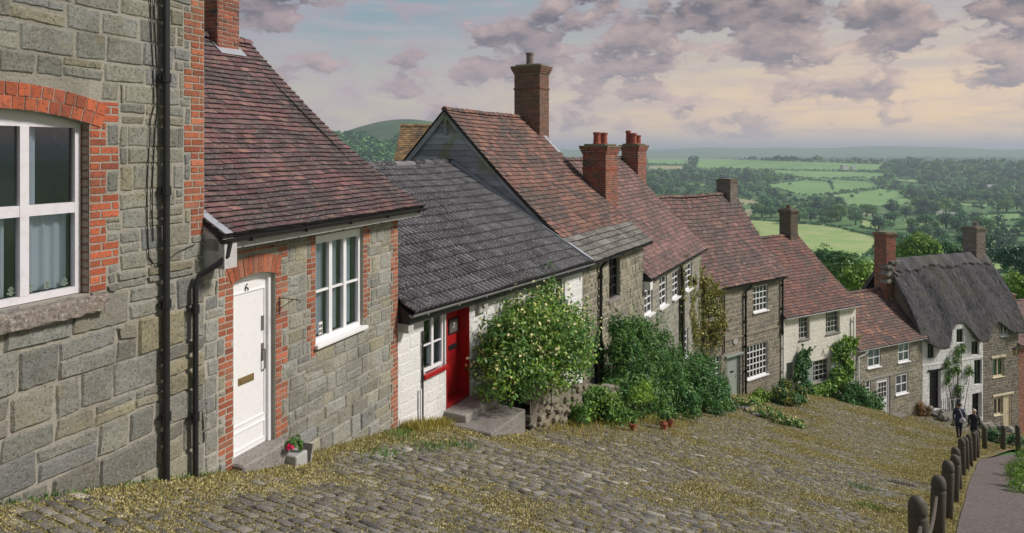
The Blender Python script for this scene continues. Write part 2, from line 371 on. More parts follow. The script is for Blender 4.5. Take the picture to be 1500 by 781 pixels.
    def build(s, name, mats, parent=None, zoff=0.0, smooth=False, loc=None):
        me = bpy.data.meshes.new(name)
        v = np.array(s.v, dtype=np.float32).reshape(-1, 3)
        if zoff: v = v - np.array([0, 0, zoff], dtype=np.float32)
        me.from_pydata(v.tolist(), [], s.f)
        return finish(me, name, mats, parent, s.r, s.m, smooth, loc)
def finish(me, name, mats, parent, r, mi, smooth=False, loc=None):
    mats = mats if isinstance(mats, (list, tuple)) else [mats]
    for mm in mats: me.materials.append(M[mm] if isinstance(mm, str) else mm)
    if mi is not None: me.polygons.foreach_set('material_index', np.array(mi, dtype=np.int32))
    if r is not None:
        at = me.attributes.new('rnd', 'FLOAT_COLOR', 'FACE')
        R = np.ones((len(me.polygons), 4), dtype=np.float32); R[:, :3] = np.array(r, dtype=np.float32)
        at.data.foreach_set('color', R.ravel())
    if smooth: me.polygons.foreach_set('use_smooth', np.ones(len(me.polygons), dtype=bool))
    me.update()
    o = bpy.data.objects.new(name, me); C.objects.link(o)
    if parent is not None: o.parent = parent
    if loc is not None: o.location = loc
    return o
def mesh_np(name, V, Fq, R, mats, parent=None, mi=None, smooth=False, loc=None):
    me = bpy.data.meshes.new(name); V = np.asarray(V, dtype=np.float32); Fq = np.asarray(Fq, dtype=np.int32)
    n, k = Fq.shape
    me.vertices.add(len(V)); me.vertices.foreach_set('co', V.ravel())
    me.loops.add(n * k); me.loops.foreach_set('vertex_index', Fq.ravel())
    me.polygons.add(n); me.polygons.foreach_set('loop_start', np.arange(0, n * k, k, dtype=np.int32))
    try: me.polygons.foreach_set('loop_total', np.full(n, k, dtype=np.int32))
    except Exception: pass
    me.update(calc_edges=True)
    return finish(me, name, mats, parent, R, mi, smooth, loc)
def tag(o, label=None, cat=None, group=None, kind=None):
    if label: o['label'] = label
    if cat: o['category'] = cat
    if group: o['group'] = group
    if kind: o['kind'] = kind
    return o
def empty(name, loc=(0, 0, 0), rz=0.0):
    o = bpy.data.objects.new(name, None); C.objects.link(o); o.location = loc; o.rotation_euler = (0, 0, rz); o.empty_display_size = .2
    return o
def copy_tree(o, parent=None):
    c = o.copy(); C.objects.link(c); c.parent = parent
    for ch in list(o.children): copy_tree(ch, c)
    return c

# ---------------------------------------------------------------- terrain height
CP = np.array([(-4.16, 5.55, -2.87), (-3.56, 7.03, -3.38), (-3.22, 7.89, -3.7), (-1.88, 11.25, -4.57), (0, 14.7, -5.75), (1.89, 18, -6.8), (4.18, 22, -8.3),
   (8.1, 29.3, -10.75), (10, 31.3, -11.15), (13.3, 33.7, -11.85), (18.4, 36.6, -13.5), (20.6, 37.9, -14.65), (23.5, 39.1, -15.1), (29.9, 41.6, -16.9), (36, 44, -19),
   (3.95, 6.6, -4.28), (5.41, 8.7, -5.06), (7, 11, -5.93), (8.6, 13.3, -6.85), (10.06, 15.4, -7.62), (14, 20.6, -9.6), (17.5, 25.7, -11.4), (18.7, 27, -11.8), (21, 28.5, -12.4), (21, 32, -13.5), (26, 34, -15.2),
   (8.3, 25.5, -9.75), (-6.5, 0, -1.3), (-.6, 0, -1.95), (.6, 0, -1.95), (-2, -4, -.9), (-8, -5, .2), (6, 9, -5.2), (10.5, 14, -7.3), (16, 21, -9.9), (3, 0, -1.9), (9, 6, -4.0),
   (-12, 12, -4.5), (-10, 25, -8), (0, 34, -12), (8, 45, -17), (20, 50, -20), (40, 55, -24), (30, 25, -10.5), (40, 38, -17), (20, 10, -5.5), (-20, 5, -3), (-30, 40, -12), (15, -10, 0), (60, 40, -20)], dtype=float)
def _phi(d2): return np.sqrt(d2 + 2.0)
def _fit():
    P = CP[:, :2]; n = len(P)
    A = _phi(((P[:, None] - P[None]) ** 2).sum(-1)) + np.eye(n) * -.02
    B = np.hstack([P, np.ones((n, 1))])
    K = np.block([[A, B], [B.T, np.zeros((3, 3))]])
    return np.linalg.solve(K, np.concatenate([CP[:, 2], np.zeros(3)]))
WF = _fit()
TR = np.array([0, 45, 60, 100, 200, 400, 800, 1500, 1900, 2500, 3200, 5000, 8000, 12000, 30000.])
TZ = np.array([-8, -19, -24, -34, -50, -63, -76, -82, -70, -32, -60, -70, 30, 42, 42.])
def Hh(x, y):
    x = np.asarray(x, dtype=float); y = np.asarray(y, dtype=float); sh = x.shape; x = x.ravel(); y = y.ravel()
    out = np.empty(len(x))
    for a in range(0, len(x), 60000):
        X = x[a:a + 60000]; Y = y[a:a + 60000]; r = np.hypot(X, Y); u = X / np.maximum(Y, r * .3)
        far = np.interp(np.log(r + 10), np.log(TR + 10), TZ)
        far = far + 150 * np.exp(-((u + .145) / .215) ** 2) * np.exp(-((r - 1700) / 550) ** 2)
        k = np.clip((r - 150) / 900, 0, 1)
        far = far + k * (5 * np.sin(X / 140 + 1.3) * np.cos(Y / 170) + 3 * np.sin(X / 61 + Y / 90))
        far = far + np.clip((r - 4000) / 4000, 0, 1) * (14 * np.sin(u * 9 + r / 2600.) + 9 * np.sin(u * 23 + 1) + 5 * np.sin(u * 51))
        nr = np.zeros(len(X)); m = r < 95
        if m.any():
            d2 = (X[m][:, None] - CP[:, 0]) ** 2 + (Y[m][:, None] - CP[:, 1]) ** 2
            nr[m] = _phi(d2) @ WF[:len(CP)] + X[m] * WF[-3] + Y[m] * WF[-2] + WF[-1]
        wt = np.clip((r - 45) / 45, 0, 1); wt = wt * wt * (3 - 2 * wt)
        out[a:a + 60000] = nr * (1 - wt) + far * wt
    return out.reshape(sh)
def h1(x, y): return float(Hh(np.array([x]), np.array([y]))[0])
# ---------------------------------------------------------------- surveyed facades
class House:
    def __init__(s, P0, px0, uv_px, px1, z0=None, base=None, rz_name=None, label=None, cat='house', name='house', group=None):
        u0 = (px0 - CX) / F; uv = (uv_px - CX) / F; u1 = (px1 - CX) / F
        s.P0 = Vector((P0[0], P0[1], 0)); s.d = Vector((uv, 1, 0)).normalized(); s.n = Vector((-s.d.y, s.d.x, 0))
        s.rot = math.atan2(s.d.y, s.d.x)
        c = P0[0] - uv * P0[1]; z1 = c / (u1 - uv); s.P1 = Vector((u1 * z1, z1, 0)); s.W = (s.P1 - s.P0).length
        s.base = base if base is not None else h1(s.P0.x, s.P0.y)
        s.o = empty(name, (s.P0.x, s.P0.y, s.base), s.rot)
        tag(s.o, label, cat, group)
    def hp(s, px, py, off=0.0):
        """photo pixel -> (x, z) on the plane standing off metres in front of the wall"""
        r = Vector(((px - CX) / F, 1, 0)); t = (s.P0.dot(s.n) - off) / r.dot(s.n)
        return ((r * t - s.P0).dot(s.d), -(py - CY) / F * t)
    def wpt(s, x, y, z): p = s.P0 + s.d * x + s.n * y; return Vector((p.x, p.y, z))
    def gz(s, x, y): p = s.wpt(x, y, 0); return h1(p.x, p.y)
    def part(s, name, mb, mats, parent=None, label=None, smooth=False):
        o = mb.build(name, mats, parent or s.o, s.base, smooth)
        if label: o['label'] = label
        return o
    def rect(s, x0, x1, yt, yb, off=0.0):
        """photo box -> local rectangle, heights read at the middle"""
        a, _ = s.hp(x0, 0, off); b, _ = s.hp(x1, 0, off); xm = (x0 + x1) / 2
        return (a, b, s.hp(xm, yb, off)[1], s.hp(xm, yt, off)[1])

def subtract(r, ex):
    out = [r]
    for e in ex:
        nxt = []
        for (a, b, c, d) in out:
            ea, eb, ec, ed = e[:4]
            if ea >= b or eb <= a or ec >= d or ed <= c: nxt.append((a, b, c, d)); continue
            if ea > a: nxt.append((a, ea, c, d))
            if eb < b: nxt.append((eb, b, c, d))
            x0, x1 = max(a, ea), min(b, eb)
            if ec > c: nxt.append((x0, x1, c, ec))
            if ed < d: nxt.append((x0, x1, ed, d))
        out = nxt
    return out
def courses(x0, x1, z0, z1, hr, wr, ex=(), split=.12, mn=.035):
    out = []; z = z0
    while z < z1 - 1e-4:
        hgt = random.uniform(*hr); zt = min(z + hgt, z1)
        if z1 - zt < hr[0] * .5: zt = z1
        x = x0 - random.uniform(0, wr[1])
        while x < x1:
            wd = random.uniform(*wr); a, b = max(x, x0), min(x + wd, x1); x += wd
            if b - a < mn: continue
            parts = [(a, b, z, zt)]
            if random.random() < split and zt - z > .14:
                zm = z + (zt - z) * random.uniform(.4, .6); parts = [(a, b, z, zm), (a, b, zm, zt)]
            for p in parts: out += [q for q in subtract(p, ex) if q[1] - q[0] > mn and q[3] - q[2] > mn * .8]
        z = zt
    return out
def block(mb, r, gap, relief, cell, jit, m):
    x0, x1, z0, z1 = r; x0 += gap; x1 -= gap; z0 += gap; z1 -= gap
    if x1 - x0 < .012 or z1 - z0 < .012: return
    rnd = (random.random(), random.random(), random.random())
    b = min(.02, (x1 - x0) * .2, (z1 - z0) * .2) if cell else min(.006, (z1 - z0) * .2)
    nx = max(1, int((x1 - x0) / cell)) if cell else 1; nz = max(1, int((z1 - z0) / cell)) if cell else 1
    xs = [x0] + [x0 + b + (x1 - x0 - 2 * b) * i / nx for i in range(nx + 1)] + [x1]
    zs = [z0] + [z0 + b + (z1 - z0 - 2 * b) * i / nz for i in range(nz + 1)] + [z1]
    j = [(random.uniform(-jit, jit), random.uniform(-jit, jit)) for _ in range(4)]
    base = relief * random.uniform(.5, 1.3)
    P = []
    for k, z in enumerate(zs):
        row = []
        fz = (z - z0) / (z1 - z0)
        for i, x in enumerate(xs):
            fx = (x - x0) / (x1 - x0)
            ox = (j[0][0] * (1 - fx) + j[1][0] * fx) * (1 - fz) + (j[2][0] * (1 - fx) + j[3][0] * fx) * fz
            oz = (j[0][1] * (1 - fx) + j[1][1] * fx) * (1 - fz) + (j[2][1] * (1 - fx) + j[3][1] * fx) * fz
            edge = i in (0, len(xs) - 1) or k in (0, len(zs) - 1)
            y = .004 if edge else -base * (random.uniform(.86, 1.12) if cell else 1)
            if cell and not edge: ox += random.uniform(-.1, .1) * cell; oz += random.uniform(-.1, .1) * cell
            elif cell: ox += random.uniform(-.5, .5) * gap; oz += random.uniform(-.5, .5) * gap
            row.append((x + ox, y, z + oz))
        P.append(row)
    mb.grid(P, len(xs) - 1, len(zs) - 1, rnd, m)
def brick_run(mb, r, m, hb=.075, wb=.225, relief=.006, ex=(), stagger=None):
    x0, x1, z0, z1 = r; z = z0; k = 0
    while z < z1 - .02:
        zt = min(z + hb, z1); x = x0 - (wb / 2 if k % 2 else 0) - 1e-3
        a0, a1 = x0, x1
        if stagger and (k // stagger[2]) % 2: a0 -= stagger[0]; a1 += stagger[1]
        x = a0 if k % 2 == 0 else a0 - wb / 2
        while x < a1 - .01:
            wd = wb * random.uniform(.95, 1.05); a, b = max(x, a0), min(x + wd, a1); x += wd
            if b - a < .03: continue
            for q in subtract((a, b, z, zt), ex):
                if q[1] - q[0] > .02 and q[3] - q[2] > .02: block(mb, q, .005, relief, 0, .002, m)
        z = zt; k += 1
def stagger_rects(r, stagger, hb=.075):
    """rectangles a staggered brick run covers"""
    x0, x1, z0, z1 = r; out = []; z = z0; k = 0
    while z < z1 - .02:
        zt = min(z + hb, z1); a0, a1 = x0, x1
        if (k // stagger[2]) % 2: a0 -= stagger[0]; a1 += stagger[1]
        out.append((a0, a1, z, zt)); z = zt; k += 1
    return out
def backing(mb, x0, x1, z0, z1, ops, m, rev=.22, rm=None, y=0.0):
    for q in subtract((x0, x1, z0, z1), ops):
        mb.q([(q[0], y, q[2]), (q[1], y, q[2]), (q[1], y, q[3]), (q[0], y, q[3])], None, m)
    for (a, b, c, d) in [o[:4] for o in ops]:
        R = m if rm is None else rm
        mb.q([(a, y, c), (a, rev, c), (a, rev, d), (a, y, d)], None, R); mb.q([(b, rev, c), (b, y, c), (b, y, d), (b, rev, d)], None, R)
        mb.q([(a, y, c), (b, y, c), (b, rev, c), (a, rev, c)], None, R); mb.q([(a, rev, d), (b, rev, d), (b, y, d), (a, y, d)], None, R)
def front_wall(h, z1, ops, hr, wr, mat, relief=.018, cell=.07, gap=.008, ex=(), x0=0.0, x1=None, drop=.9, zb=None, mort='mortar', rev=.22, split=.12, jit=.012, name='wall', label=None, grow=False, cut=()):
    x1 = h.W if x1 is None else x1
    z0 = min(h.gz(x0, 0), h.gz(x1, 0)) - drop if zb is None else zb
    mb = MB(); cut = [(a, b, c, z1 + 1) for (a, b, c, _) in cut]
    backing(mb, x0, x1, z0, z1, ops, 1, rev)
    if cut:
        keep = [(f, r_, m_) for f, r_, m_ in zip(mb.f, mb.r, mb.m)]; mb = MB()
        for q in subtract((x0, x1, z0, z1), list(ops) + cut): mb.q([(q[0], 0, q[2]), (q[1], 0, q[2]), (q[1], 0, q[3]), (q[0], 0, q[3])], None, 1)
        for (a, b, c, d) in ops:
            for P in ([(a, 0, c), (a, rev, c), (a, rev, d), (a, 0, d)], [(b, rev, c), (b, 0, c), (b, 0, d), (b, rev, d)], [(a, 0, c), (b, 0, c), (b, rev, c), (a, rev, c)], [(a, rev, d), (b, rev, d), (b, 0, d), (a, 0, d)]): mb.q(P, None, 1)
    allx = list(ops) + list(ex) + cut
    if grow:          # rows get bigger and rougher low on the wall
        zm = z0 + (z1 - z0) * .42
        rs = courses(x0, x1, zm, z1, hr, wr, allx, split)
        for r in rs: block(mb, r, gap, relief, cell, jit, 0)
        for r in courses(x0, x1, z0, zm, (hr[0] * 1.15, hr[1] * 1.3), (wr[0], wr[1] * 1.35), allx, split * 1.5): block(mb, r, gap * 1.3, relief * 1.9, cell, jit * 1.5, 0)
    else:
        for r in courses(x0, x1, z0, z1, hr, wr, allx, split): block(mb, r, gap, relief, cell, jit, 0)
    return h.part(name, mb, [mat, mort], label=label)
def shell(h, depth, zE, yR, zR, mat, x0=.015, x1=None, left=True):
    """side and rear walls with gables"""
    x1 = h.W - .015 if x1 is None else x1
    z0 = min(h.gz(0, 0), h.gz(h.W, 0), h.gz(0, depth), h.gz(h.W, depth)) - 1
    for nm, x, fl in (('left', x0, 1), ('right', x1, 0)):
        mb = MB()
        P = [(x, .01, z0), (x, depth, z0), (x, depth, zE), (x, yR, zR), (x, .01, zE)]
        mb.q(P if not fl else P[::-1])
        if not fl:
            mb.T = lambda a, b, c, X=x: (X - b + .0, a, c)   # stones stand proud towards +x
            for r in courses(.02, depth, z0, zE - .1, (.18, .3), (.3, .6)): block(mb, r, .008, -.0, .5, .01, 0) if False else None
            mb.T = None
        h.part('side_wall', mb, [mat])
    mb = MB(); mb.q([(x1, depth, z0), (x0, depth, z0), (x0, depth, zE), (x1, depth, zE)]); h.part('rear_wall', mb, [mat])

def window(h, r, cols, rows, fr=.06, bar=.022, rec=.09, mat='white_paint', mull=None, sill='wood', curtain=None, name='window', parent=None, label=None, headroom=0.0, dark=True, sillw=.06, rowsat=None, sillmat=None, barmat=None):
    x0, x1, z0, z1 = r; mb = MB(); y0, y1 = rec, rec + .06
    mull = mull or {}
    e = .0015
    mb.box(x0 + e, x0 + fr, y0, y1, z0 + e, z1 - e); mb.box(x1 - fr, x1 - e, y0, y1, z0 + e, z1 - e)
    mb.box(x0 + fr, x1 - fr, y0 + .002, y1, z0 + e, z0 + fr * 1.15); mb.box(x0 + fr, x1 - fr, y0 + .002, y1, z1 - fr - headroom, z1 - e)
    X0, X1, Z0, Z1 = x0 + fr, x1 - fr, z0 + fr * 1.15, z1 - fr - headroom
    for i in range(1, cols):
        x = X0 + (X1 - X0) * i / cols; w_ = mull.get(i, bar) / 2
        mb.box(x - w_, x + w_, y0 + .006 - (w_ > .03) * .008, y1 - .002, Z0, Z1)
    for i in range(1, rows):
        z = Z0 + (Z1 - Z0) * (rowsat[i - 1] if rowsat else i / rows); w_ = mull.get(('r', i), bar) / 2
        mb.box(X0, X1, y0 + .009 - (w_ > .03) * .006, y1 - .004, z - w_, z + w_)
    f = h.part(name, mb, [mat], parent, label)
    g = MB(); g.q([(X0 - .01, y1 - .025, Z0 - .01), (X1 + .01, y1 - .025, Z0 - .01), (X1 + .01, y1 - .025, Z1 + .01), (X0 - .01, y1 - .025, Z1 + .01)])
    h.part('pane', g, ['window_glass'], f)
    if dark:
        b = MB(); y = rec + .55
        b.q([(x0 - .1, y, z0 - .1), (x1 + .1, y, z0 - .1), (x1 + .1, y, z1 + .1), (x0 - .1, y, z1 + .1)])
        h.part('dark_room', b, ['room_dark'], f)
    if curtain:
        for (a, bb, zt, zb_, mt) in curtain:
            cmb = MB(); n = max(6, int((bb - a) * (X1 - X0) / .012)); P = [[], []]
            for i in range(n + 1):
                x = X0 + (X1 - X0) * (a + (bb - a) * i / n); ph = x * 55
                yy = rec + .13 + .018 * math.sin(ph) + .008 * math.sin(ph * 2.3)
                P[0].append((x, yy, Z0 + (Z1 - Z0) * zb_)); P[1].append((x, yy * .995, Z0 + (Z1 - Z0) * zt))
            cmb.grid(P, n, 1); h.part('curtain', cmb, [mt], f, smooth=True)
    if sill == 'wood':
        s_ = MB(); s_.box(x0 - .04, x1 + .04, -sillw, rec + .01, z0 - .05, z0 + .002, bev=.006); h.part('sill', s_, [sillmat or mat], f)
    elif sill == 'stone':
        s_ = MB(); s_.box(x0 - .08, x1 + .08, -sillw, rec + .01, z0 - .09, z0 + .002, bev=.01); h.part('sill', s_, [sillmat or 'slab_concrete'], f)
    return f

def lerp(a, b, t): return a + (b - a) * t
def tiled_roof(h, x0, x1, eave, ridge, expo, tw, mats, thick=.016, bell=.08, sag=.04, slates=0, slate_expo=.2, verge_l=0.0, verge_r=0.0, ridge_m=0, jit=1.0, mix=None):
    """eave, ridge = (y, z). Courses of separate overlapping tiles, ridge tiles, back slope and underlay."""
    yE, zE = eave; yR, zR = ridge; L = math.hypot(yR - yE, zR - zE)
    N = Vector((0, -(zR - zE), (yR - yE))).normalized(); W = x1 - x0
    ph = [random.uniform(0, 6.28) for _ in range(4)]
    def p(a, t, up=0.0):
        z = zE + (zR - zE) * t - bell * 4 * t * (1 - t) * (1 - .35 * t)
        s_ = -sag * math.sin(math.pi * (a - x0) / W) * t + sag * .35 * (math.sin(a * 1.7 + ph[0]) * math.sin(t * 5 + ph[1]) + .5 * math.sin(a * 4.1 + ph[2] + t * 7))
        return (a, yE + (yR - yE) * t + N.y * (up + s_ * .5), z + N.z * (up + s_ * .5))
    mb = MB(); t = 0.0; row = 0; Ls = slates * slate_expo
    while t * L < L - .03:
        isl = t * L < Ls - .01
        ex = slate_expo if isl else expo; w0 = tw * 1.9 if isl else tw; th = thick * (1.5 if isl else 1)
        m = 1 if isl else 0
        a = x0 - (row % 2) * w0 * .5 * (1 if not isl else random.random())
        rj = random.uniform(-.004, .004) * jit
        while a < x1:
            wd = w0 * (random.uniform(.8, 1.2) if isl else random.uniform(.97, 1.03)); A, B = max(a, x0), min(a + wd, x1); a += wd
            if B - A < .02: continue
            g = .0015; u0 = (th + random.uniform(-.003, .007) * jit); u1 = u0 + random.uniform(-.004, .005) * jit
            dt = (rj + random.uniform(-.006, .006) * jit) / L; t1 = min(t + ex * 1.25 / L, 1.0)
            ta = max(t + dt, -.01); rnd = (random.random(), random.random(), random.random())
            q0, q1 = p(A + g, ta, u0), p(B - g, ta, u1); q2, q3 = p(B - g, t1, .002), p(A + g, t1, .002)
            b0, b1 = p(A + g, ta, -.004), p(B - g, ta, -.004)
            i = len(mb.v); mb.v.extend([q0, q1, q2, q3, b0, b1])
            for f, m_ in (((0, 1, 2, 3), m), ((4, 5, 1, 0), 2), ((4, 0, 3), 2), ((1, 5, 2), 2)): mb.f.append(tuple(i + k for k in f)); mb.r.append(rnd); mb.m.append(m_)  # dirty edge faces go dark, painting a shadow line along each course
        t += ex / L; row += 1
    # underlay and back slope
    n = 14
    P = [[p(x0 + .01 + (W - .02) * i / n, j / 10, -.02) for i in range(n + 1)] for j in range(11)]
    mb.grid(P, n, 10, m=2)
    yb = 2 * yR - yE
    bk = lambda a, tt, up: (lambda q: (q[0], 2 * yR - q[1], q[2]))(p(a, tt, up))
    P = [[bk(x0 + W * i / n, 1 - j / 10, .01) for i in range(n + 1)] for j in range(11)]
    mb.grid(P, n, 10, m=0)
    # verge edge
    for xx, s_ in ((x0, -1), (x1, 1)):
        for j in range(10):
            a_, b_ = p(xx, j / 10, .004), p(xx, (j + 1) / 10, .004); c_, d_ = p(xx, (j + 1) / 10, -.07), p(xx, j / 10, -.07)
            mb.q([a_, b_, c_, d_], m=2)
    # ridge tiles
    a = x0
    while a < x1 - .05:
        b = min(a + .3, x1); zz = p((a + b) / 2, 1.0, 0)[2] + .02 + random.uniform(-.008, .008); rnd = (random.random(), random.random(), .5)
        for k in range(6):
            t0, t1_ = math.pi * k / 6, math.pi * (k + 1) / 6; R_ = .10; R2 = .112
            mb.q([(a, yR - R2 * math.cos(t0), zz - .05 + R2 * math.sin(t0)), (b, yR - R_ * math.cos(t0), zz - .05 + R_ * math.sin(t0)), (b, yR - R_ * math.cos(t1_), zz - .05 + R_ * math.sin(t1_)), (a, yR - R2 * math.cos(t1_), zz - .05 + R2 * math.sin(t1_))], rnd, ridge_m)
        mb.q([(a, yR - .112 * math.cos(math.pi * k / 6), zz - .05 + .112 * math.sin(math.pi * k / 6)) for k in range(7)], rnd, ridge_m)
        a = b
    o = h.part('roof', mb, mats)
    return o, p
def flash_strip(h, p, x0, x1, t0, t1, up=.03, step=.0, name='lead_flashing', mirror=None):
    mb = MB(); n = 16; P = [[], []]
    for k in range(n + 1):
        t = t0 + (t1 - t0) * k / n; w_ = step * (k % 2); P[0].append(p(x0 - w_, t, up)); P[1].append(p(x1, t, up * .9))
    mb.grid(P, n, 1)
    for s_ in (0, 1): mb.grid([P[s_], [p(q[0], t0 + (t1 - t0) * k / n, -.02) for k, q in enumerate(P[s_])]], n, 1)
    return h.part(name, mb, ['lead_sheet'])
def chimney(h, cx, cy, w_, d_, z0, z1, mat, pots=(), potmat='terracotta', cap='flue_cap', corbel=2, label=None, potlabel=None, hb=.075, waist=True):
    mb = MB(); x0, x1, y0, y1 = cx - w_ / 2, cx + w_ / 2, cy - d_ / 2, cy + d_ / 2
    zt = z1 - corbel * .075 - .08
    mb.box(x0 + .004, x1 - .004, y0 + .004, y1 - .004, z0, zt, m=1)
    def faces(x0, x1, y0, y1, za, zb):
        for T, L_ in ((lambda a, b, c: (x0 + a, y0 + b, c), x1 - x0), (lambda a, b, c: (x0 + b, y1 - a, c), y1 - y0), (lambda a, b, c: (x1 - b, y0 + a, c), y1 - y0), (lambda a, b, c: (x1 - a, y1 - b, c), x1 - x0)):
            mb.T = T; brick_run(mb, (0, L_, za, zb), 0, hb=hb); mb.T = None
    faces(x0, x1, y0, y1, z0, zt)
    for k in range(corbel):
        e = .03 * (k + 1); za, zb = zt + k * .075, zt + (k + 1) * .075
        mb.box(x0 - e + .004, x1 + e - .004, y0 - e + .004, y1 + e - .004, za + .001, zb - .001, m=1); faces(x0 - e, x1 + e, y0 - e, y1 + e, za, zb)
    if waist and z1 - z0 > 1.4:
        zw = zt - .55; mb.box(x0 - .025, x1 + .025, y0 - .025, y1 + .025, zw, zw + .07, m=0, bev=.01)
    e = .03 * corbel; mb.box(x0 - e - .02, x1 + e + .02, y0 - e - .02, y1 + e + .02, z1 - .08, z1 - .02, m=2, bev=.015)
    mb.box(x0 + .02, x1 - .02, y0 + .02, y1 - .02, z1 - .021, z1 + .04, m=2, bev=.03)
    o = h.part('chimney', mb, [mat, 'mortar', cap], label=label)
    for (px_, py_, r_, hh_) in pots:
        pm = MB(); z = z1 + .02
        pm.lathe([(r_ * 1.08, z), (r_ * 1.08, z + .05), (r_ * .96, z + .07), (r_ * .9, z + hh_ * .8), (r_ * 1.05, z + hh_ * .84), (r_ * 1.08, z + hh_), (r_ * .8, z + hh_), (r_ * .75, z + hh_ * .8)], cx + px_, cy + py_, 16)
        h.part('chimney_pot', pm, [potmat], o, potlabel, smooth=False)
    return o
def gutter(h, xa, xb, y, z, r=.055, mat='black_iron', name='gutter', tilt=0):
    mb = MB(); n = 8; mb.T = lambda x, y, z: (x, y, z + tilt * (1 - x / h.W))
    for (ra, fl) in ((r, 0), (r * .85, 1)):
        P = []
        for k in range(n + 1):
            t = math.pi + math.pi * k / n; P.append([(xa, y + ra * math.cos(t), z + ra * math.sin(t)), (xb, y + ra * math.cos(t), z + ra * math.sin(t))])
        mb.grid(P, 1, n)
    for x in (xa, xb): mb.q([(x, y + r * math.cos(math.pi + math.pi * k / n), z + r * math.sin(math.pi + math.pi * k / n)) for k in range(n + 1)])
    for e in (-1, 1): mb.box(xa, xb, y + e * r - .004, y + e * r + .004, z - .004, z + .006)
    x = xa + .4
    while x < xb: mb.box(x - .012, x + .012, y - r * 1.1, y + r * 1.1, z - r * 1.12, z - r * .2); x += .95
    return h.part(name, mb, [mat])
def pipe(h, pts, r=.034, mat='black_iron', name='downpipe', collars=True, shoe=True):
    mb = MB(); mb.tube(pts, r, 10)
    if collars:
        for a, b in zip(pts, pts[1:]):
            a, b = Vector(a), Vector(b)
            if abs((b - a).z) > 1.2:
                k = 0; dz = -1 if b.z < a.z else 1
                z = a.z - .25
                while z > b.z + .1:
                    t = (z - a.z) / (b.z - a.z); p = a.lerp(b, t)
                    mb.tube([p + Vector((0, 0, .045)), p - Vector((0, 0, .045))], r * 1.38, 10); mb.box(p.x - r * 1.9, p.x + r * 1.9, p.y + r * .4, p.y + r * 1.3, p.z - .02, p.z + .02); z -= 1.15
    return h.part(name, mb, [mat])
def door(h, r, mat='white_paint', fmat='white_paint', fr=.07, rec=.10, panels=(), handle='knob', hside=1, letter=None, thick=.05, name='door', glazed=None, step=None, label=None, drop=0):
    x0, x1, z0, z1 = r; fb = MB()
    fb.box(x0 + .001, x0 + fr, rec - .04, rec + .06, z0, z1 - .001); fb.box(x1 - fr, x1 - .001, rec - .04, rec + .06, z0, z1 - .001); fb.box(x0 + fr, x1 - fr, rec - .038, rec + .06, z1 - fr, z1 - .001)
    h.part('door_frame', fb, [fmat])
    X0, X1, Z0, Z1 = x0 + fr, x1 - fr, z0 + .01, z1 - fr; W_, H_ = X1 - X0, Z1 - Z0
    mb = MB(); mb.box(X0 + .002, X1 - .002, rec + .0, rec + thick, Z0, Z1)
    for (a, b, c, d_) in panels:      # raised mouldings
        xa, xb, za, zb = X0 + W_ * a, X0 + W_ * b, Z0 + H_ * c, Z0 + H_ * d_
        for bx in ((xa, xb, za, za + .018), (xa, xb, zb - .018, zb), (xa, xa + .018, za + .018, zb - .018), (xb - .018, xb, za + .018, zb - .018)): mb.box(bx[0], bx[1], rec - .012, rec + .001, bx[2], bx[3])
    o = h.part(name, mb, [mat], label=label)
    if glazed:
        a, b, c, d_, nc, nr = glazed; xa, xb, za, zb = X0 + W_ * a, X0 + W_ * b, Z0 + H_ * c, Z0 + H_ * d_
        g = MB(); g.box(xa, xb, rec - .006, rec - .003, za, zb); h.part('pane', g, ['window_glass'], o)
        k = MB(); k.box(xa, xb, rec - .0025, rec - .001, za, zb); h.part('dark_backing', k, ['room_dark'], o)  # near-black sheet close behind the door glass
        g = MB()
        for i in range(nc + 1): x = lerp(xa, xb, i / nc); g.box(x - .012, x + .012, rec - .016, rec - .0065, za, zb)
        for i in range(nr + 1): z = lerp(za, zb, i / nr); g.box(xa, xb, rec - .015, rec - .007, z - .012, z + .012)
        h.part('glazing_bar', g, [mat], o)
    hx = X0 + W_ * (.88 if hside > 0 else .12); hz_ = Z0 + H_ * .5
    k = MB()
    if handle == 'knob':
        k.T = None; k.tube([(hx, rec + .0, hz_), (hx, rec - .03, hz_)], .012, 8); k.tube([(hx, rec - .03, hz_), (hx, rec - .04, hz_), (hx, rec - .065, hz_), (hx, rec - .075, hz_)], [.015, .03, .03, .012], 10)
        h.part('handle', k, ['dull_metal'], o)
    elif handle == 'lever':
        k.box(hx - .018, hx + .018, rec - .008, rec + .001, hz_ - .02, hz_ + .20); k.tube([(hx, rec, hz_ + .13), (hx, rec - .045, hz_ + .13), (hx, rec - .05, hz_ + .10), (hx, rec - .045, hz_ - .1), (hx, rec - .01, hz_ - .14)], .009, 8)
        k2 = MB(); k2.box(hx - .016, hx + .016, rec - .014, rec + .001, hz_ + .36, hz_ + .54); h.part('lock_plate', k2, ['dull_metal'], o)
        h.part('handle', k, ['dull_metal'], o)
    if letter:
        a, c, mt = letter; lx, lz = X0 + W_ * a, Z0 + H_ * c; l = MB()
        l.box(lx - .13, lx + .13, rec - .008, rec + .001, lz - .045, lz + .045, bev=.003); l.box(lx - .10, lx + .10, rec - .014, rec - .008, lz - .022, lz + .022)
        h.part('letter_plate', l, [mt], o)
    return o
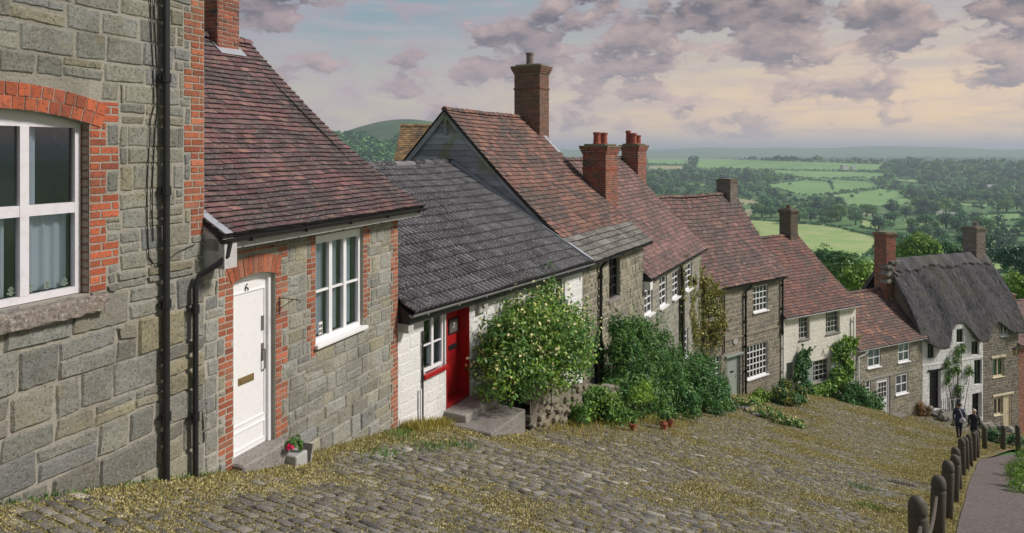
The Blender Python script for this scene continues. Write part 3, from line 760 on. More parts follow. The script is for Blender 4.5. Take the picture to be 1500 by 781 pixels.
def text_mesh(h, s, x, y, z, size, mat, name, parent, depth=.004):
    cu = bpy.data.curves.new('t', 'FONT'); cu.body = s; cu.size = size; cu.extrude = depth / 2; cu.align_x = 'CENTER'; cu.align_y = 'CENTER'
    ob = bpy.data.objects.new('t', cu); C.objects.link(ob); dg = bpy.context.evaluated_depsgraph_get()
    me = bpy.data.meshes.new_from_object(ob.evaluated_get(dg)); bpy.data.objects.remove(ob)
    V = [(x + v.co.x, y - v.co.z, z + v.co.y) for v in me.vertices]; Fc = [tuple(p.vertices) for p in me.polygons]
    mb = MB(); mb.v = V; mb.f = Fc; mb.r = [(.5, .5, .5)] * len(Fc); mb.m = [0] * len(Fc)
    return h.part(name, mb, [mat], parent)
def arch_bricks(mb, x0, x1, zs, rise, th, n, y, m, rows=1, deep=.1):
    """segmental arch of bricks on edge springing at zs between x0 and x1"""
    half = (x1 - x0) / 2; R_ = (half * half + rise * rise) / (2 * rise); cx = (x0 + x1) / 2; cz = zs + rise - R_
    A = math.asin(half / R_)
    for k in range(rows):
        ra, rb = R_ + th * k / rows, R_ + th * (k + 1) / rows; nn = n + k
        for i in range(nn):
            t0, t1 = -A + 2 * A * i / nn, -A + 2 * A * (i + 1) / nn; g = .005 / R_; t0 += g; t1 -= g; rnd = (random.random(), random.random(), random.random())
            P = lambda r_, t_, yy: (cx + r_ * math.sin(t_), yy, cz + r_ * math.cos(t_))
            yo = y - random.uniform(.004, .010)
            a, b, c, d_ = P(ra + .004, t0, yo), P(ra + .004, t1, yo), P(rb - .004, t1, yo), P(rb - .004, t0, yo)
            mb.q([a, b, c, d_], rnd, m)
            a2, b2 = P(ra + .004, t0, y + deep), P(ra + .004, t1, y + deep); mb.q([a2, b2, b, a], rnd, m)
            c2, d2 = P(rb - .004, t1, y + .01), P(rb - .004, t0, y + .01); mb.q([d_, c, c2, d2], rnd, m); mb.q([a, d_, d2, a2], rnd, m); mb.q([b, b2, c2, c], rnd, m)
    # mortar bed behind
    nn = 16
    for i in range(nn):
        t0, t1 = -A + 2 * A * i / nn, -A + 2 * A * (i + 1) / nn
        P = lambda r_, t_, yy: (cx + r_ * math.sin(t_), yy, cz + r_ * math.cos(t_))
        mb.q([P(R_, t0, y), P(R_, t1, y), P(R_ + th, t1, y), P(R_ + th, t0, y)], m=m + 1); mb.q([P(R_, t0, y + deep), P(R_, t1, y + deep), P(R_, t1, y), P(R_, t0, y)], m=m + 1)
    return R_, cx, cz
# ---------------------------------------------------------------- the houses, uphill to downhill
def eaves(h, xa, xb, off, zE, board='fascia_board', bh=.15, gmat='black_iron', gr=.055, soff='fascia_board', tilt=0):
    mb = MB(); mb.T = lambda x, y, z: (x, y, z + tilt * (1 - x / h.W)); mb.box(xa, xb, -off + .03, -off + .055, zE - bh, zE - .025); mb.box(xa + .002, xb - .002, -off + .055, .02, zE - bh + .01, zE - bh + .03)
    for x in (xa, xb - .02): mb.q([(x, -off + .04, zE - bh), (x, .02, zE - bh), (x, .02, zE + .12), (x, -off + .04, zE - .02)])
    h.part('fascia', mb, [board])
    if gmat: gutter(h, xa - .02, xb + .02, -off - gr + .02, zE - .035, gr, gmat, tilt=tilt)

# --- the tall house nearest the camera
A = House((-5.577, 2.0), 0, 1150, 299, name='stone_house', label='tall grey stone house nearest the camera with a brick arched white window')
zR_ = A.hp(131, 178)[0]; ax0, ax1 = zR_ - 1.47, zR_
azb = A.hp(126, 431)[1]; azt = .36; aspr = .22
op = [(ax0, ax1, azb, azt)]
aq0 = A.hp(279, 0)[0]
jl = stagger_rects((ax1, ax1 + .17, azb, .47), (0, .13, 3)); jl2 = stagger_rects((ax0 - .17, ax0, azb, .47), (.13, 0, 3))
qz0 = A.hp(290, 345)[1]; qq = stagger_rects((aq0, A.W, qz0, 3.4), (.09, 0, 4))
archx = (ax0 - .12, ax1 + .12, aspr - .03, .64)
front_wall(A, 3.4, op, (.15, .28), (.20, .48), 'grey_greensand', relief=.012, cell=.055, gap=.0045, ex=jl + jl2 + qq + [archx], grow=True, split=.22)
mb = MB(); brick_run(mb, (ax1, ax1 + .17, azb, .47), 0, stagger=(0, .13, 3), ex=[(ax0 - .12, ax1 + .12, aspr + .02, .64)]); brick_run(mb, (ax0 - .17, ax0, azb, .47), 0, stagger=(.13, 0, 3), ex=[(ax0 - .12, ax1 + .12, aspr + .02, .64)])
mb.T = lambda a, b, c: (ax1 - b - .003, a + .004, c); brick_run(mb, (0, .11, azb, .3), 0); mb.T = None
arch_bricks(mb, ax0 - .11, ax1 + .11, aspr, .13, .23, 17, -.004, 0, rows=2, deep=.12)
A.part('brick_surround', mb, ['orange_brick', 'mortar'], label='bright orange brick arch and jambs round the big window')
mb = MB(); brick_run(mb, (aq0, A.W, qz0, 3.4), 0, stagger=(.09, 0, 4)); A.part('brick_quoin', mb, ['red_brick'])
window(A, (ax0 + .01, ax1 - .01, azb + .005, azt), 3, 2, fr=.055, bar=.055, rec=.10, mat='mauve_white_paint', mull={1: .075, 2: .075, ('r', 1): .095}, rowsat=[.5], sill='none', headroom=.09,
       curtain=[(.0, .16, 1, 0, 'curtain_cloth'), (.40, .60, .5, 0, 'curtain_cloth'), (.69, .80, 1, 0, 'curtain_cloth'), (.80, 1.0, .48, 0, 'curtain_cloth')])
# little lace squares along the foot of the panes
for k in range(9):
    mb = MB(); x = ax0 + .12 + (ax1 - ax0 - .24) * k / 8
    for (a, b, c, d) in ((-.012, .012, 0, .075), (-.032, .032, .012, .03), (-.024, .024, .042, .062)): mb.box(x + a, x + b, .163, .165, azb + .08 + c, azb + .08 + d)
    A.part('lace_square', mb, ['lace_cloth'])
mb = MB(); sx1 = A.hp(158, 0, .1)[0]
P = []
for j, (yy, zz) in enumerate(((.1, azb - .002), (-.09, azb - .012), (-.11, azb - .035), (-.11, azb - .15), (-.10, azb - .165), (.02, azb - .165))):
    P.append([(ax0 - .25 + (sx1 - ax0 + .25) * i / 26, yy + (RS.uniform(-.008, .008) if 0 < j < 5 else 0), zz + RS.uniform(-.008, .006)) for i in range(27)])
mb.grid(P, 26, 5); mb.q([P[0][26], P[1][26], P[2][26], P[3][26], P[4][26], P[5][26]])
A.part('window_sill', mb, ['sill_stone'], label='pitted lichen covered stone sill')
px = A.hp(243, 0, .07)[0]
pipe(A, [(px, -.075, 3.3), (px, -.075, A.gz(px, -.07) - .02)], .036)
for dxx, zt in ((-.10, -.9), (-.16, -1.05)):
    mb = MB(); pts = []
    for k in range(30):
        z = 3.3 - (3.3 - zt) * k / 29; pts.append((px + dxx * (1 if z < .3 else .75) + .02 * math.sin(z * 3.1), -.022, z))
    if dxx < -.12: pts += [(px - .08, -.022, zt - .12), (px, -.022, zt - .10), (px + .2, -.022, zt - .0), (px + .42, -.022, zt + .05)]
    mb.tube(pts, .006, 5); A.part('cable', mb, ['black_iron'])
shell(A, 5.4, 3.3, 2.7, 5.6, 'grey_greensand', x0=.015)
tiled_roof(A, -.1, A.W + .1, (-.25, 3.2), (2.6, 5.6), .2, .3, ['mauve_clay_tile', 'stone_slate', 'underlay_edge_shade'])

# --- number 6
B = House(A.P1, 299, 1150, 583, name='stone_cottage', label='stone cottage with a white door, red brick edging and a mauve tiled roof')
boff = .26; bE = B.hp(608, 303, boff)[1]; byR = 3.45
bd = B.rect(342, 403.5, 402, 664); bw = B.rect(462.5, 532, 340, 491)
bdj = stagger_rects((bd[1], bd[1] + .12, bd[2] - .2, bd[3] + .3), (0, .11, 3)); bdj2 = stagger_rects((bd[0] - .13, bd[0], bd[2] - .5, bd[3] + .3), (.10, 0, 3))
bwj = stagger_rects((bw[1], bw[1] + .11, bw[2] + .1, bw[3] + .05), (0, .08, 3)); bwj2 = stagger_rects((bw[0] - .11, bw[0], bw[2] - .15, bw[3] + .05), (.08, 0, 3))
bq0 = B.hp(575.5, 0)[0]; bq = stagger_rects((bq0, B.W, B.gz(B.W, 0) - .3, bE), (.07, 0, 3))
ops = [bd, bw]; aa = (bd[0] - .13, bd[1] + .12, bd[3] - .05, bd[3] + .3)
front_wall(B, bE + .1, ops, (.15, .27), (.18, .42), 'pale_greensand', relief=.012, cell=.06, gap=.0045, ex=bdj + bdj2 + bwj + bwj2 + bq + [aa], grow=True, split=.2)
mb = MB(); ex = [(bd[0] - .05, bd[1] + .05, bd[3] - .02, bd[3] + .27)]
brick_run(mb, (bd[1], bd[1] + .12, bd[2] - .2, bd[3] + .3), 0, stagger=(0, .11, 3), ex=ex); brick_run(mb, (bd[0] - .13, bd[0], bd[2] - .5, bd[3] + .3), 0, stagger=(.10, 0, 3), ex=ex)
brick_run(mb, (bd[0], bd[1], bd[3] + .2, bd[3] + .32), 0, ex=ex)
arch_bricks(mb, bd[0] - .04, bd[1] + .04, bd[3] - .06, .07, .23, 11, -.004, 0, rows=1, deep=.09)
B.part('brick_surround', mb, ['red_brick', 'mortar'])
mb = MB(); brick_run(mb, (bw[1], bw[1] + .11, bw[2] + .1, bw[3] + .05), 0, stagger=(0, .08, 3)); B.part('brick_surround', mb, ['red_brick']); mb = MB(); brick_run(mb, (bw[0] - .11, bw[0], bw[2] - .15, bw[3] + .05), 0, stagger=(.08, 0, 3)); B.part('brick_surround', mb, ['red_brick'])
mb = MB(); brick_run(mb, (bq0, B.W, B.gz(B.W, 0) - .3, bE), 0, stagger=(.07, 0, 3)); B.part('brick_quoin', mb, ['red_brick'])
dd = door(B, bd, fr=.055, rec=.10, panels=[(.04, .96, .03, .14), (.04, .96, .17, .93)], handle='lever', letter=(.42, .42, 'brass'), label='white front door numbered 6')
text_mesh(B, '6', (bd[0] + bd[1]) / 2 - .04, .095, bd[3] - .17, .15, 'black_paint', 'number', dd)
window(B, bw, 3, 2, fr=.055, bar=.022, rec=.05, mull={1: .07, 2: .07, ('r', 1): .03}, rowsat=[.49], sillw=.07, headroom=.06, curtain=[(.12, .33, 1, 0, 'curtain_cloth'), (.50, .62, 1, 0, 'curtain_cloth'), (.72, .94, 1, 0, 'curtain_cloth')])
mb = MB(); mb.box(bw[0] + .155, bw[0] + .235, .07, .074, bw[2] + .09, bw[2] + .26); mb.cur = 1
for i in (0, 1):
    for j in (0, 1):
        x = bw[0] + .165 + i * .035; z = bw[2] + .11 + j * .07; mb.box(x, x + .025, .0685, .0695, z, z + .045)
B.part('notice', mb, ['sticker_paper', 'black_paint'])
mb = MB(); gx = (bd[0] + bd[1]) / 2; mb.box(bd[0] - .02, bd[1] + .12, -.17, .13, bd[2] - .5, bd[2] + .02, bev=.02)
B.part('doorstep', mb, ['slab_concrete'])
bx = B.hp(408, 0)[0]; bz = B.hp(408, 440)[1]
mb = MB(); mb.tube([(bx, -.02, bz + .05), (bx, -.02, bz - .17)], .007, 6); mb.tube([(bx, -.03, bz + .03), (bx + .0, -.30, bz + .03), (bx, -.33, bz + .02), (bx, -.33, bz - .01)], .006, 6); mb.tube([(bx, -.03, bz - .1), (bx, -.22, bz + .02)], .005, 6)
B.part('wall_bracket', mb, ['black_iron'])
shell(B, 2 * byR, bE, byR, 2.0, 'grey_greensand')
eaves(B, -.02, B.W + .33, boff, bE, bh=.17)
rf, bp = tiled_roof(B, -.02, B.W + .36, (-boff - .04, bE), (byR, 2.04), .118, .165, ['mauve_clay_tile', 'mauve_clay_tile', 'underlay_edge_shade'], thick=.03, bell=.26, sag=.07)
dx_ = B.hp(290, 0, .12)[0]; dgx = B.hp(312, 0, .12)[0]
pipe(B, [(dgx + .05, -boff - .05, bE - .08), (dgx + .02, -boff - .04, bE - .22), (dgx - .04, -boff + .02, bE - .30), (dx_ + .04, -.10, bE - .42), (dx_, -.085, bE - .52), (dx_, -.085, B.gz(0, -.08) - .02)], .031)
mb = MB(); mb.box(-.02, .16, -boff - .05, .0, bE - .36, bE - .04); B.part('eaves_box', mb, ['fascia_board'])
mb = MB()      # lead where the roof meets the tall house
flash_strip(B, bp, -.01, .10, 0, 1, .035)
chimney(B, B.W - .42, byR + .05, .50, .62, 1.35, 3.6, 'chimney_brick', label='red brick chimney')
mb = MB()
flash_strip(B, bp, B.W - .70, B.W - .12, .90, .96, .045)

# --- number 7, low white cottage
Cc = House(B.P1, 583, 1300, 853, name='white_cottage', label='low white cottage with a red front door and grey ribbed tile roof')
coff = .26; cE = Cc.hp(866, 384, coff)[1]; cyR = 4.15; cwt = cE - .02
cw1 = Cc.rect(620.5, 652, 462, 541); cd_ = Cc.rect(653.5, 687, 451, 589); cw2 = Cc.rect(804, 828, 405, 458)
front_wall(Cc, cwt + .12, [cw1, cd_, cw2], (.16, .26), (.25, .5), 'white_stone', relief=.005, cell=.05, gap=.001, mort='white_stone', split=.1, rev=.30, jit=.02)
cur = [(.0, .3, 1, 0, 'curtain_cloth'), (.5, .95, .45, 0, 'curtain_cloth')]
window(Cc, cw1, 2, 2, fr=.05, bar=.022, rec=.04, mull={1: .06}, rowsat=[.48], sill='none', curtain=cur)
mb = MB(); mb.box(cw1[0] - .05, cw1[1] + .02, -.07, .05, cw1[2] - .08, cw1[2] - .0, bev=.008); Cc.part('window_sill', mb, ['red_paint'])
window(Cc, cw2, 2, 3, fr=.05, bar=.022, rec=.05, mull={1: .05}, curtain=[(.1, .9, 1, .0, 'room_dark')])
d7 = door(Cc, cd_, 'red_paint', 'red_paint', fr=.045, rec=.22, panels=[], handle='none', label='red front door numbered 7')
xm, zt7 = Cc.hp(665, 477, -.2)
mb = MB(); mb.box(xm - .17, xm + .17, .205, .219, zt7 - .15, zt7 + .15); Cc.part('door_light', mb, ['black_iron'], d7)
kx, kz = Cc.hp(677.5, 515, -.2); mb = MB(); mb.tube([(kx, .22, kz), (kx, .18, kz), (kx, .16, kz), (kx, .14, kz), (kx, .13, kz)], [.014, .016, .04, .04, .012], 10); Cc.part('handle', mb, ['box_plastic'], d7)
lx_, lz_ = Cc.hp(664, 508, -.2); mb = MB(); mb.box(lx_ - .13, lx_ + .13, .208, .219, lz_ - .05, lz_ + .05); mb.box(lx_ - .10, lx_ + .10, .200, .208, lz_ - .02, lz_ + .02); Cc.part('letter_plate', mb, ['black_iron'], d7)
mb = MB(); mb.box(xm - .14, xm + .14, .20, .204, zt7 - .12, zt7 + .12); Cc.part('pane', mb, ['dull_metal'], d7)
text_mesh(Cc, '7', xm, .197, zt7, .15, 'white_paint', 'number', d7)
mb = MB()
for x, e in ((cd_[0] + .002, .02), (cd_[1] - .022, .02)): mb.box(x, x + e, -.012, .21, cd_[2], cd_[3] - .002)
mb.box(cd_[0], cd_[1], -.012, .21, cd_[2] - .01, cd_[2] + .06); Cc.part('door_lining', mb, ['red_paint'])
mx_ = Cc.hp(703, 447)
mb = MB(); mb.box(mx_[0] - .16, mx_[0] + .16, -.09, .0, mx_[1] - .13, mx_[1] + .17, bev=.01); mb.tube([(mx_[0] + .03, -.13, mx_[1] + .06), (mx_[0] + .03, -.08, mx_[1] + .06)], .10, 12); Cc.part('meter_box', mb, ['box_plastic'])
shell(Cc, 2 * cyR, cwt, cyR, -.40, 'white_stone')
eaves(Cc, .0, Cc.W + .05, coff, cE, 'black_paint', .20, 'grey_gutter', .05, tilt=.27)
def roll_roof(h, x0, x1, eave, ridge, expo, mats, period=.15, hgt=.05):
    yE, zE = eave; yR, zR = ridge; L = math.hypot(yR - yE, zR - zE); N = Vector((0, -(zR - zE), (yR - yE))).normalized()
    mb = MB(); n = int((x1 - x0) / (period / 6)); rows = int(round(L / expo)); sag = lambda a, t: .27 * (1 - (a - x0) / (x1 - x0)) * (1 - t) -.05 * math.sin(math.pi * (a - x0) / (x1 - x0)) * t + .012 * math.sin(a * 2.1 + t * 6)
    def p(a, t, u): return (a, yE + (yR - yE) * t + N.y * u, zE + (zR - zE) * t + N.z * (u + sag(a, t)))
    for r_ in range(rows):
        t0, t1 = r_ / rows, min(1, (r_ + 1.12) / rows); off = (r_ % 2) * .15; lift = [random.uniform(0, .008) for _ in range(int((x1 - x0) / .3) + 3)]
        rn = [(random.random(), random.random(), random.random()) for _ in lift]; i0 = len(mb.v)
        prof = []; hgt_ = hgt
        for i in range(n + 1):
            a = x0 + (x1 - x0) * i / n; ph = ((a + 50) % period) / period; prof.append((a, hgt * max(0, math.sin(math.pi * min(ph / .55, 1))) ** .8))
        for i, (a, u) in enumerate(prof):
            k = int((a - x0 + off) / .3); lf = lift[k]
            mb.v.append(p(a, t0, .040 + u + lf)); mb.v.append(p(a, t1, .004 + u)); mb.v.append(p(a, t0, -.006 + 0 * u))
        for i in range(n):
            k = int((prof[i][0] - x0 + off) / .3); b = i0 + 3 * i
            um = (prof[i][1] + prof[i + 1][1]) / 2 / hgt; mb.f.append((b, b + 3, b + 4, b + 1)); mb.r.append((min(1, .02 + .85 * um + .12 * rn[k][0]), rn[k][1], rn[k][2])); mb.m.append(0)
            mb.f.append((b + 2, b + 5, b + 3, b)); mb.r.append((0, 0, 0)); mb.m.append(1)  # course front edges get the same dark painted shadow line
    P = [[p(x0 + (x1 - x0) * i / 8, j / 4, -.03) for i in range(9)] for j in range(5)]; mb.grid(P, 8, 4, m=1)
    P = [[(lambda q: (q[0], 2 * yR - q[1], q[2]))(p(x0 + (x1 - x0) * i / 8, 1 - j / 4, .02)) for i in range(9)] for j in range(5)]; mb.grid(P, 8, 4, m=0)
    a = x0
    while a < x1 - .05:
        b = min(a + .42, x1); rnd = (random.random(), random.random(), .5); zz = p(a, 1, 0)[2]
        for k in range(6):
            u0, u1 = math.pi * k / 6, math.pi * (k + 1) / 6
            mb.q([(a, yR - .13 * math.cos(u0), zz + .12 * math.sin(u0)), (b, yR - .12 * math.cos(u0), zz + .11 * math.sin(u0)), (b, yR - .12 * math.cos(u1), zz + .11 * math.sin(u1)), (a, yR - .13 * math.cos(u1), zz + .12 * math.sin(u1))], rnd, 0)
        a = b
    h.part('roof', mb, mats); return p
cp_ = roll_roof(Cc, .01, Cc.W + .02, (-coff - .05, cE), (cyR, -.32), .30, ['grey_roll_tile', 'underlay_edge_shade'])
mb = MB()
flash_strip(Cc, cp_, Cc.W - .17, Cc.W - .02, 0, 1, .105, step=.03)
x_ = Cc.hp(619.3, 0, .03)[0]; pipe(Cc, [(x_, -.03, cE - .2), (x_, -.03, Cc.gz(x_, 0))], .016, collars=False)
x_ = Cc.hp(616.5, 0, .05)[0]; pipe(Cc, [(x_, -.05, Cc.hp(616, 568)[1]), (x_, -.05, Cc.gz(x_, 0))], .02, 'white_paint', collars=False)
mb = MB(); z_ = cE + .02; mb.box(.02, .16, -.2, .02, z_ - .1, z_ + .08); Cc.part('eaves_box', mb, ['fascia_board'])

# --- tall cottage with the boarded gable
D = House(Cc.P1, 853, 1317, 942, name='stone_cottage', label='tall cottage with a weatherboarded gable and an orange tiled roof edged in stone slates')
doff = .24; dE = D.hp(952, 354, doff)[1]; dyR = 4.35; dzR = 1.25
dw = D.rect(892, 908, 377, 437); dd_ = D.rect(870, 881, 512, 585)
front_wall(D, dE + .05, [dw, dd_], (.16, .26), (.22, .42), 'buff_greensand', relief=.02, cell=.10, gap=.009)
window(D, dw, 2, 4, fr=.04, bar=.03, rec=.10, mat='black_iron', sill='stone', curtain=None)
door(D, dd_, 'blue_grey_paint', 'black_paint', fr=.12, rec=.15, handle='knob')
shell(D, 2 * dyR, dE - .5, dyR, dzR - .55, 'buff_greensand')
rf, dp = tiled_roof(D, -.14, D.W + .14, (-doff - .05, dE), (dyR, dzR), .165, .19, ['orange_clay_tile', 'stone_slate', 'underlay_edge_shade'], thick=.036, bell=.22, sag=.08, slates=5, slate_expo=.22)
def mroof(zt):
    for k in range(200):
        q = dp(-.03, k / 199, -.10)
        if q[2] > zt + .02: return max(0, q[1] + .02)
    return dyR
mb = MB(); z = dE - .6
while z < dzR:
    hb_ = .17; zt = z + hb_ - .01; m_ = mroof(z - .02); mt_ = mroof(zt - .02); y0_, y1_ = m_, 2 * dyR - m_
    if y1_ - y0_ > .1:
        ys = [y0_] + sorted(random.uniform(y0_, y1_) for _ in range(int((y1_ - y0_) / 2.2))) + [y1_]
        for a, b in zip(ys, ys[1:]):
            if b - a < .1: continue
            rr = (random.random(), random.random(), random.random()); e = random.uniform(0, .006)
            mb.q([(-.035 - e, a + .002, z), (-.035 - e, b - .002, z), (-.012, min(b - .002, 2 * dyR - mt_), zt + .02), (-.012, max(a + .002, mt_), zt + .02)], rr)
            mb.q([(-.035 - e, a, z), (-.035 - e, b, z), (-.01, b, z), (-.01, a, z)], rr)
    z += hb_
D.part('weatherboarding', mb, ['weatherboard'], label='silvery grey boards stained green below')
mb = MB()
for s_ in (0, 1):
    for k in range(12):
        a_, b_ = dp(-.06, k / 12, -.03), dp(-.06, (k + 1) / 12, -.03)
        if s_: a_, b_ = (a_[0], 2 * dyR - a_[1], a_[2]), (b_[0], 2 * dyR - b_[1], b_[2])
        for (u, v_, xx) in ((0, -.20, -.10), ): mb.q([(xx, a_[1], a_[2] + u), (xx, b_[1], b_[2] + u), (xx, b_[1], b_[2] + v_), (xx, a_[1], a_[2] + v_)]); mb.q([(xx, a_[1], a_[2] + v_), (xx, b_[1], b_[2] + v_), (-.02, b_[1], b_[2] + v_), (-.02, a_[1], a_[2] + v_)])
mb.box(-.09, -.03, dyR - .05, dyR + .05, dzR - .75, dzR - .12); D.part('barge_board', mb, ['weatherboard'])
eaves(D, -.02, D.W + .1, doff, dE, 'fascia_board', .12, 'black_iron', .05)
x_ = D.hp(880, 0, .08)[0]; zj = D.hp(880, 492)[1]
pipe(D, [(x_, -doff - .02, dE - .08), (x_, -.09, dE - .3), (x_, -.08, zj), (x_ + .10, -.08, zj - .15), (x_ + .10, -.08, D.gz(x_, 0))], .045)
chimney(D, D.W + .02, dyR - .22, .72, 1.02, .4, 3.05, 'sooty_brick', pots=[(.05, .1, .14, .46)], potmat='pale_brick', corbel=3, label='tall sooty brick chimney with one pale pot')
chimney(D, D.W + .62, 1.75, 1.1, .85, -3.2, .22, 'chimney_brick', pots=[(-.3, 0, .13, .42), (.32, 0, .13, .42)], corbel=3, label='red brick chimney half way down the slope with two red pots')
flash_strip(D, dp, D.W - .10, D.W + .16, .72, .86, .04)

# --- pink roofed cottage
E = House(D.P1, 942, 1290, 1027, name='stone_cottage', label='grey stone cottage with a long pink tiled roof and four narrow white upstairs windows')
eoff = .22; eE = E.hp(1025, 369, eoff)[1]; eyR = 3.65; ezR = -.28
ew = [E.rect(944, 956, 412, 461), E.rect(966, 977, 404, 449), E.rect(985, 995, 396, 436), E.rect(1004, 1013.5, 386, 424), E.rect(1000, 1008, 484, 524)]
front_wall(E, eE + .05, ew, (.14, .26), (.2, .42), 'pale_greensand', relief=.012, cell=.12, gap=.006)
for r in ew: window(E, r, 2, 4, fr=.06, bar=.035, rec=.05, sillw=.10)
shell(E, 2 * eyR, eE, eyR, ezR - .08, 'grey_greensand')
tiled_roof(E, -.02, E.W + .1, (-eoff - .05, eE), (eyR, ezR), .175, .20, ['pink_clay_tile', 'stone_slate', 'underlay_edge_shade'], bell=.12, sag=.06, thick=.04)
eaves(E, .02, E.W + .08, eoff, eE, 'black_paint', .1, 'black_iron', .045)
mb = MB(); mb.box(-.02, .25, -.25, 0, eE - .35, eE - .08); E.part('eaves_box', mb, ['white_paint'])
chimney(E, E.W + .75, 3.25, 1.25, .78, -3.2, .32, 'chimney_brick', pots=[(-.42, -.1, .16, .5), (.1, .1, .14, .5), (.42, -.05, .14, .42), (-.3, .18, .12, .62)], corbel=3, label='broad red brick chimney with four pots')
x_ = E.hp(999, 0, .1)[0]; pipe(E, [(x_, -.1, eE - .3), (x_, -.1, E.gz(x_, 0))], .04)

# --- green door cottage
Fh = House((8.48, 30.07), 1032, 2100, 1145, name='stone_cottage', label='stone cottage with a pale green door, grid paned white windows and steep brown tiled roof')
foff = .22; fE = Fh.hp(1143, 406, foff)[1]; fyR = 2.75; fzR = -2.16
fws = [(Fh.rect(1032.5, 1051, 434, 469), 4, 4), (Fh.rect(1103.5, 1125, 418, 456), 4, 4), (Fh.rect(1032, 1056, 524, 560), 5, 4), (Fh.rect(1094.5, 1124.5, 504, 552), 6, 5)]
fd = Fh.rect(1064.5, 1084.5, 521, 582)
front_wall(Fh, fE + .05, [w_[0] for w_ in fws] + [fd], (.14, .24), (.2, .42), 'brown_stone', relief=.012, cell=.15, gap=.007)
for r, c_, n_ in fws: window(Fh, r, c_, n_, fr=.05, bar=.038, rec=.06, sillw=.08)
door(Fh, fd, 'sage_paint', 'sage_paint', fr=.07, rec=.1, panels=[(.1, .9, .08, .45), (.1, .9, .52, .92)], letter=(.5, .62, 'black_iron'), handle='knob', label='pale green front door')
zs = Fh.hp(1100, 490)[1]; mb = MB(); mb.box(.0, Fh.W, -.05, .0, zs, zs + .09, bev=.01); Fh.part('string_course', mb, ['brown_stone'])
px_, pz_ = Fh.hp(1076.5, 499); mb = MB(); mb.tube([(px_, -.045, pz_), (px_, .01, pz_)], .17, 18); Fh.part('wall_plaque', mb, ['box_plastic'])
mb = MB(); mb.box(fd[0] - .12, fd[1] + .12, -.10, .02, fd[3], fd[3] + .08); Fh.part('door_hood', mb, ['sage_paint'])
mb = MB(); mb.box(Fh.W - 2.2, Fh.W - .0, -.06, .0, Fh.gz(Fh.W, 0) - .4, Fh.hp(1120, 577)[1]); Fh.part('plinth', mb, ['black_paint'])
shell(Fh, 2 * fyR, fE, fyR, fzR - .08, 'brown_stone')
tiled_roof(Fh, -.1, Fh.W + .12, (-foff - .05, fE), (fyR, fzR), .19, .2, ['plum_clay_tile', 'stone_slate', 'underlay_edge_shade'], bell=.30, sag=.14, thick=.042)
eaves(Fh, 0, Fh.W + .05, foff, fE, 'black_paint', .12, 'black_iron', .055)
x_ = Fh.hp(1092.5, 0, .1)[0]; pipe(Fh, [(x_ + .25, -foff, fE - .08), (x_ + .2, -.2, fE - .25), (x_, -.1, fE - .4), (x_, -.1, Fh.gz(x_, 0))], .05)
pipe(Fh, [(Fh.W - .08, -foff, fE - .08), (Fh.W - .08, -.1, fE - .2), (Fh.W - .08, -.1, fE - 2.9)], .05)
x_ = Fh.hp(1061, 0, .06)[0]; pipe(Fh, [(x_, -.06, fE - .1), (x_, -.06, fE - 3.0)], .03, collars=False)
chimney(Fh, Fh.W - .45, fyR + .1, .62, .85, fzR - .6, -1.45, 'pale_brick', corbel=1, label='low weathered grey chimney', waist=False)

# --- white cottage with green shutters
G = House(Fh.P1, 1145, 2500, 1253.5, name='white_cottage', label='cream washed cottage with green shutters and a rust red tiled roof')
goff = .24; gE = G.hp(1257, 447, goff)[1]; gyR = 3.75; gzR = -4.81
gws = [(G.rect(1170, 1186, 464, 497), 3, 4), (G.rect(1209.5, 1230, 455, 488), 4, 4), (G.rect(1190, 1215, 527, 559), 4, 4)]
gd = G.rect(1152, 1163, 531, 572)
front_wall(G, gE + .05, [w_[0] for w_ in gws] + [gd], (.16, .26), (.25, .5), 'cream_stone', relief=.006, cell=.07, gap=.001, mort='cream_stone')
for k, (r, c_, n_) in enumerate(gws): window(G, r, c_, n_, fr=.05, bar=.034, rec=.12, sillw=.07, mat='box_plastic', sillmat='slab_concrete')
door(G, gd, 'sage_paint', 'sage_paint', fr=.06, rec=.12, handle='knob')
r = gws[2][0]
for (xa, xb) in ((r[0] - .48, r[0] - .02), (r[1] + .03, r[1] + .62)):
    mb = MB(); mb.box(xa, xb, -.06, -.012, r[2] - .05, r[3] + .08)
    for z in np.arange(r[2], r[3], .09): mb.box(xa + .05, xb - .05, -.072, -.059, z, z + .05)
    G.part('shutter', mb, ['sage_paint'])
shell(G, 2 * gyR, gE, gyR, gzR - .08, 'cream_stone')
tiled_roof(G, -.05, G.W + .12, (-goff - .05, gE), (gyR, gzR), .19, .2, ['rust_clay_tile', 'stone_slate', 'underlay_edge_shade'], bell=.2, sag=.08, thick=.04)
eaves(G, 0, G.W + .08, goff, gE, 'white_paint', .12, 'white_paint', .05)
for px0, zt in ((1147.5, gE - .1), (1250.5, gE - .6)):
    x_ = G.hp(px0, 0, .1)[0]; pipe(G, [(x_, -.1, zt), (x_, -.1, G.gz(x_, 0))], .045, 'white_paint')
chimney(G, G.W - .5, gyR + .1, .62, .78, gzR - .6, -3.35, 'dark_brick', pots=[(0, 0, .14, .22)], potmat='dark_brick', corbel=2, label='dark brick chimney with a short pot', waist=False)

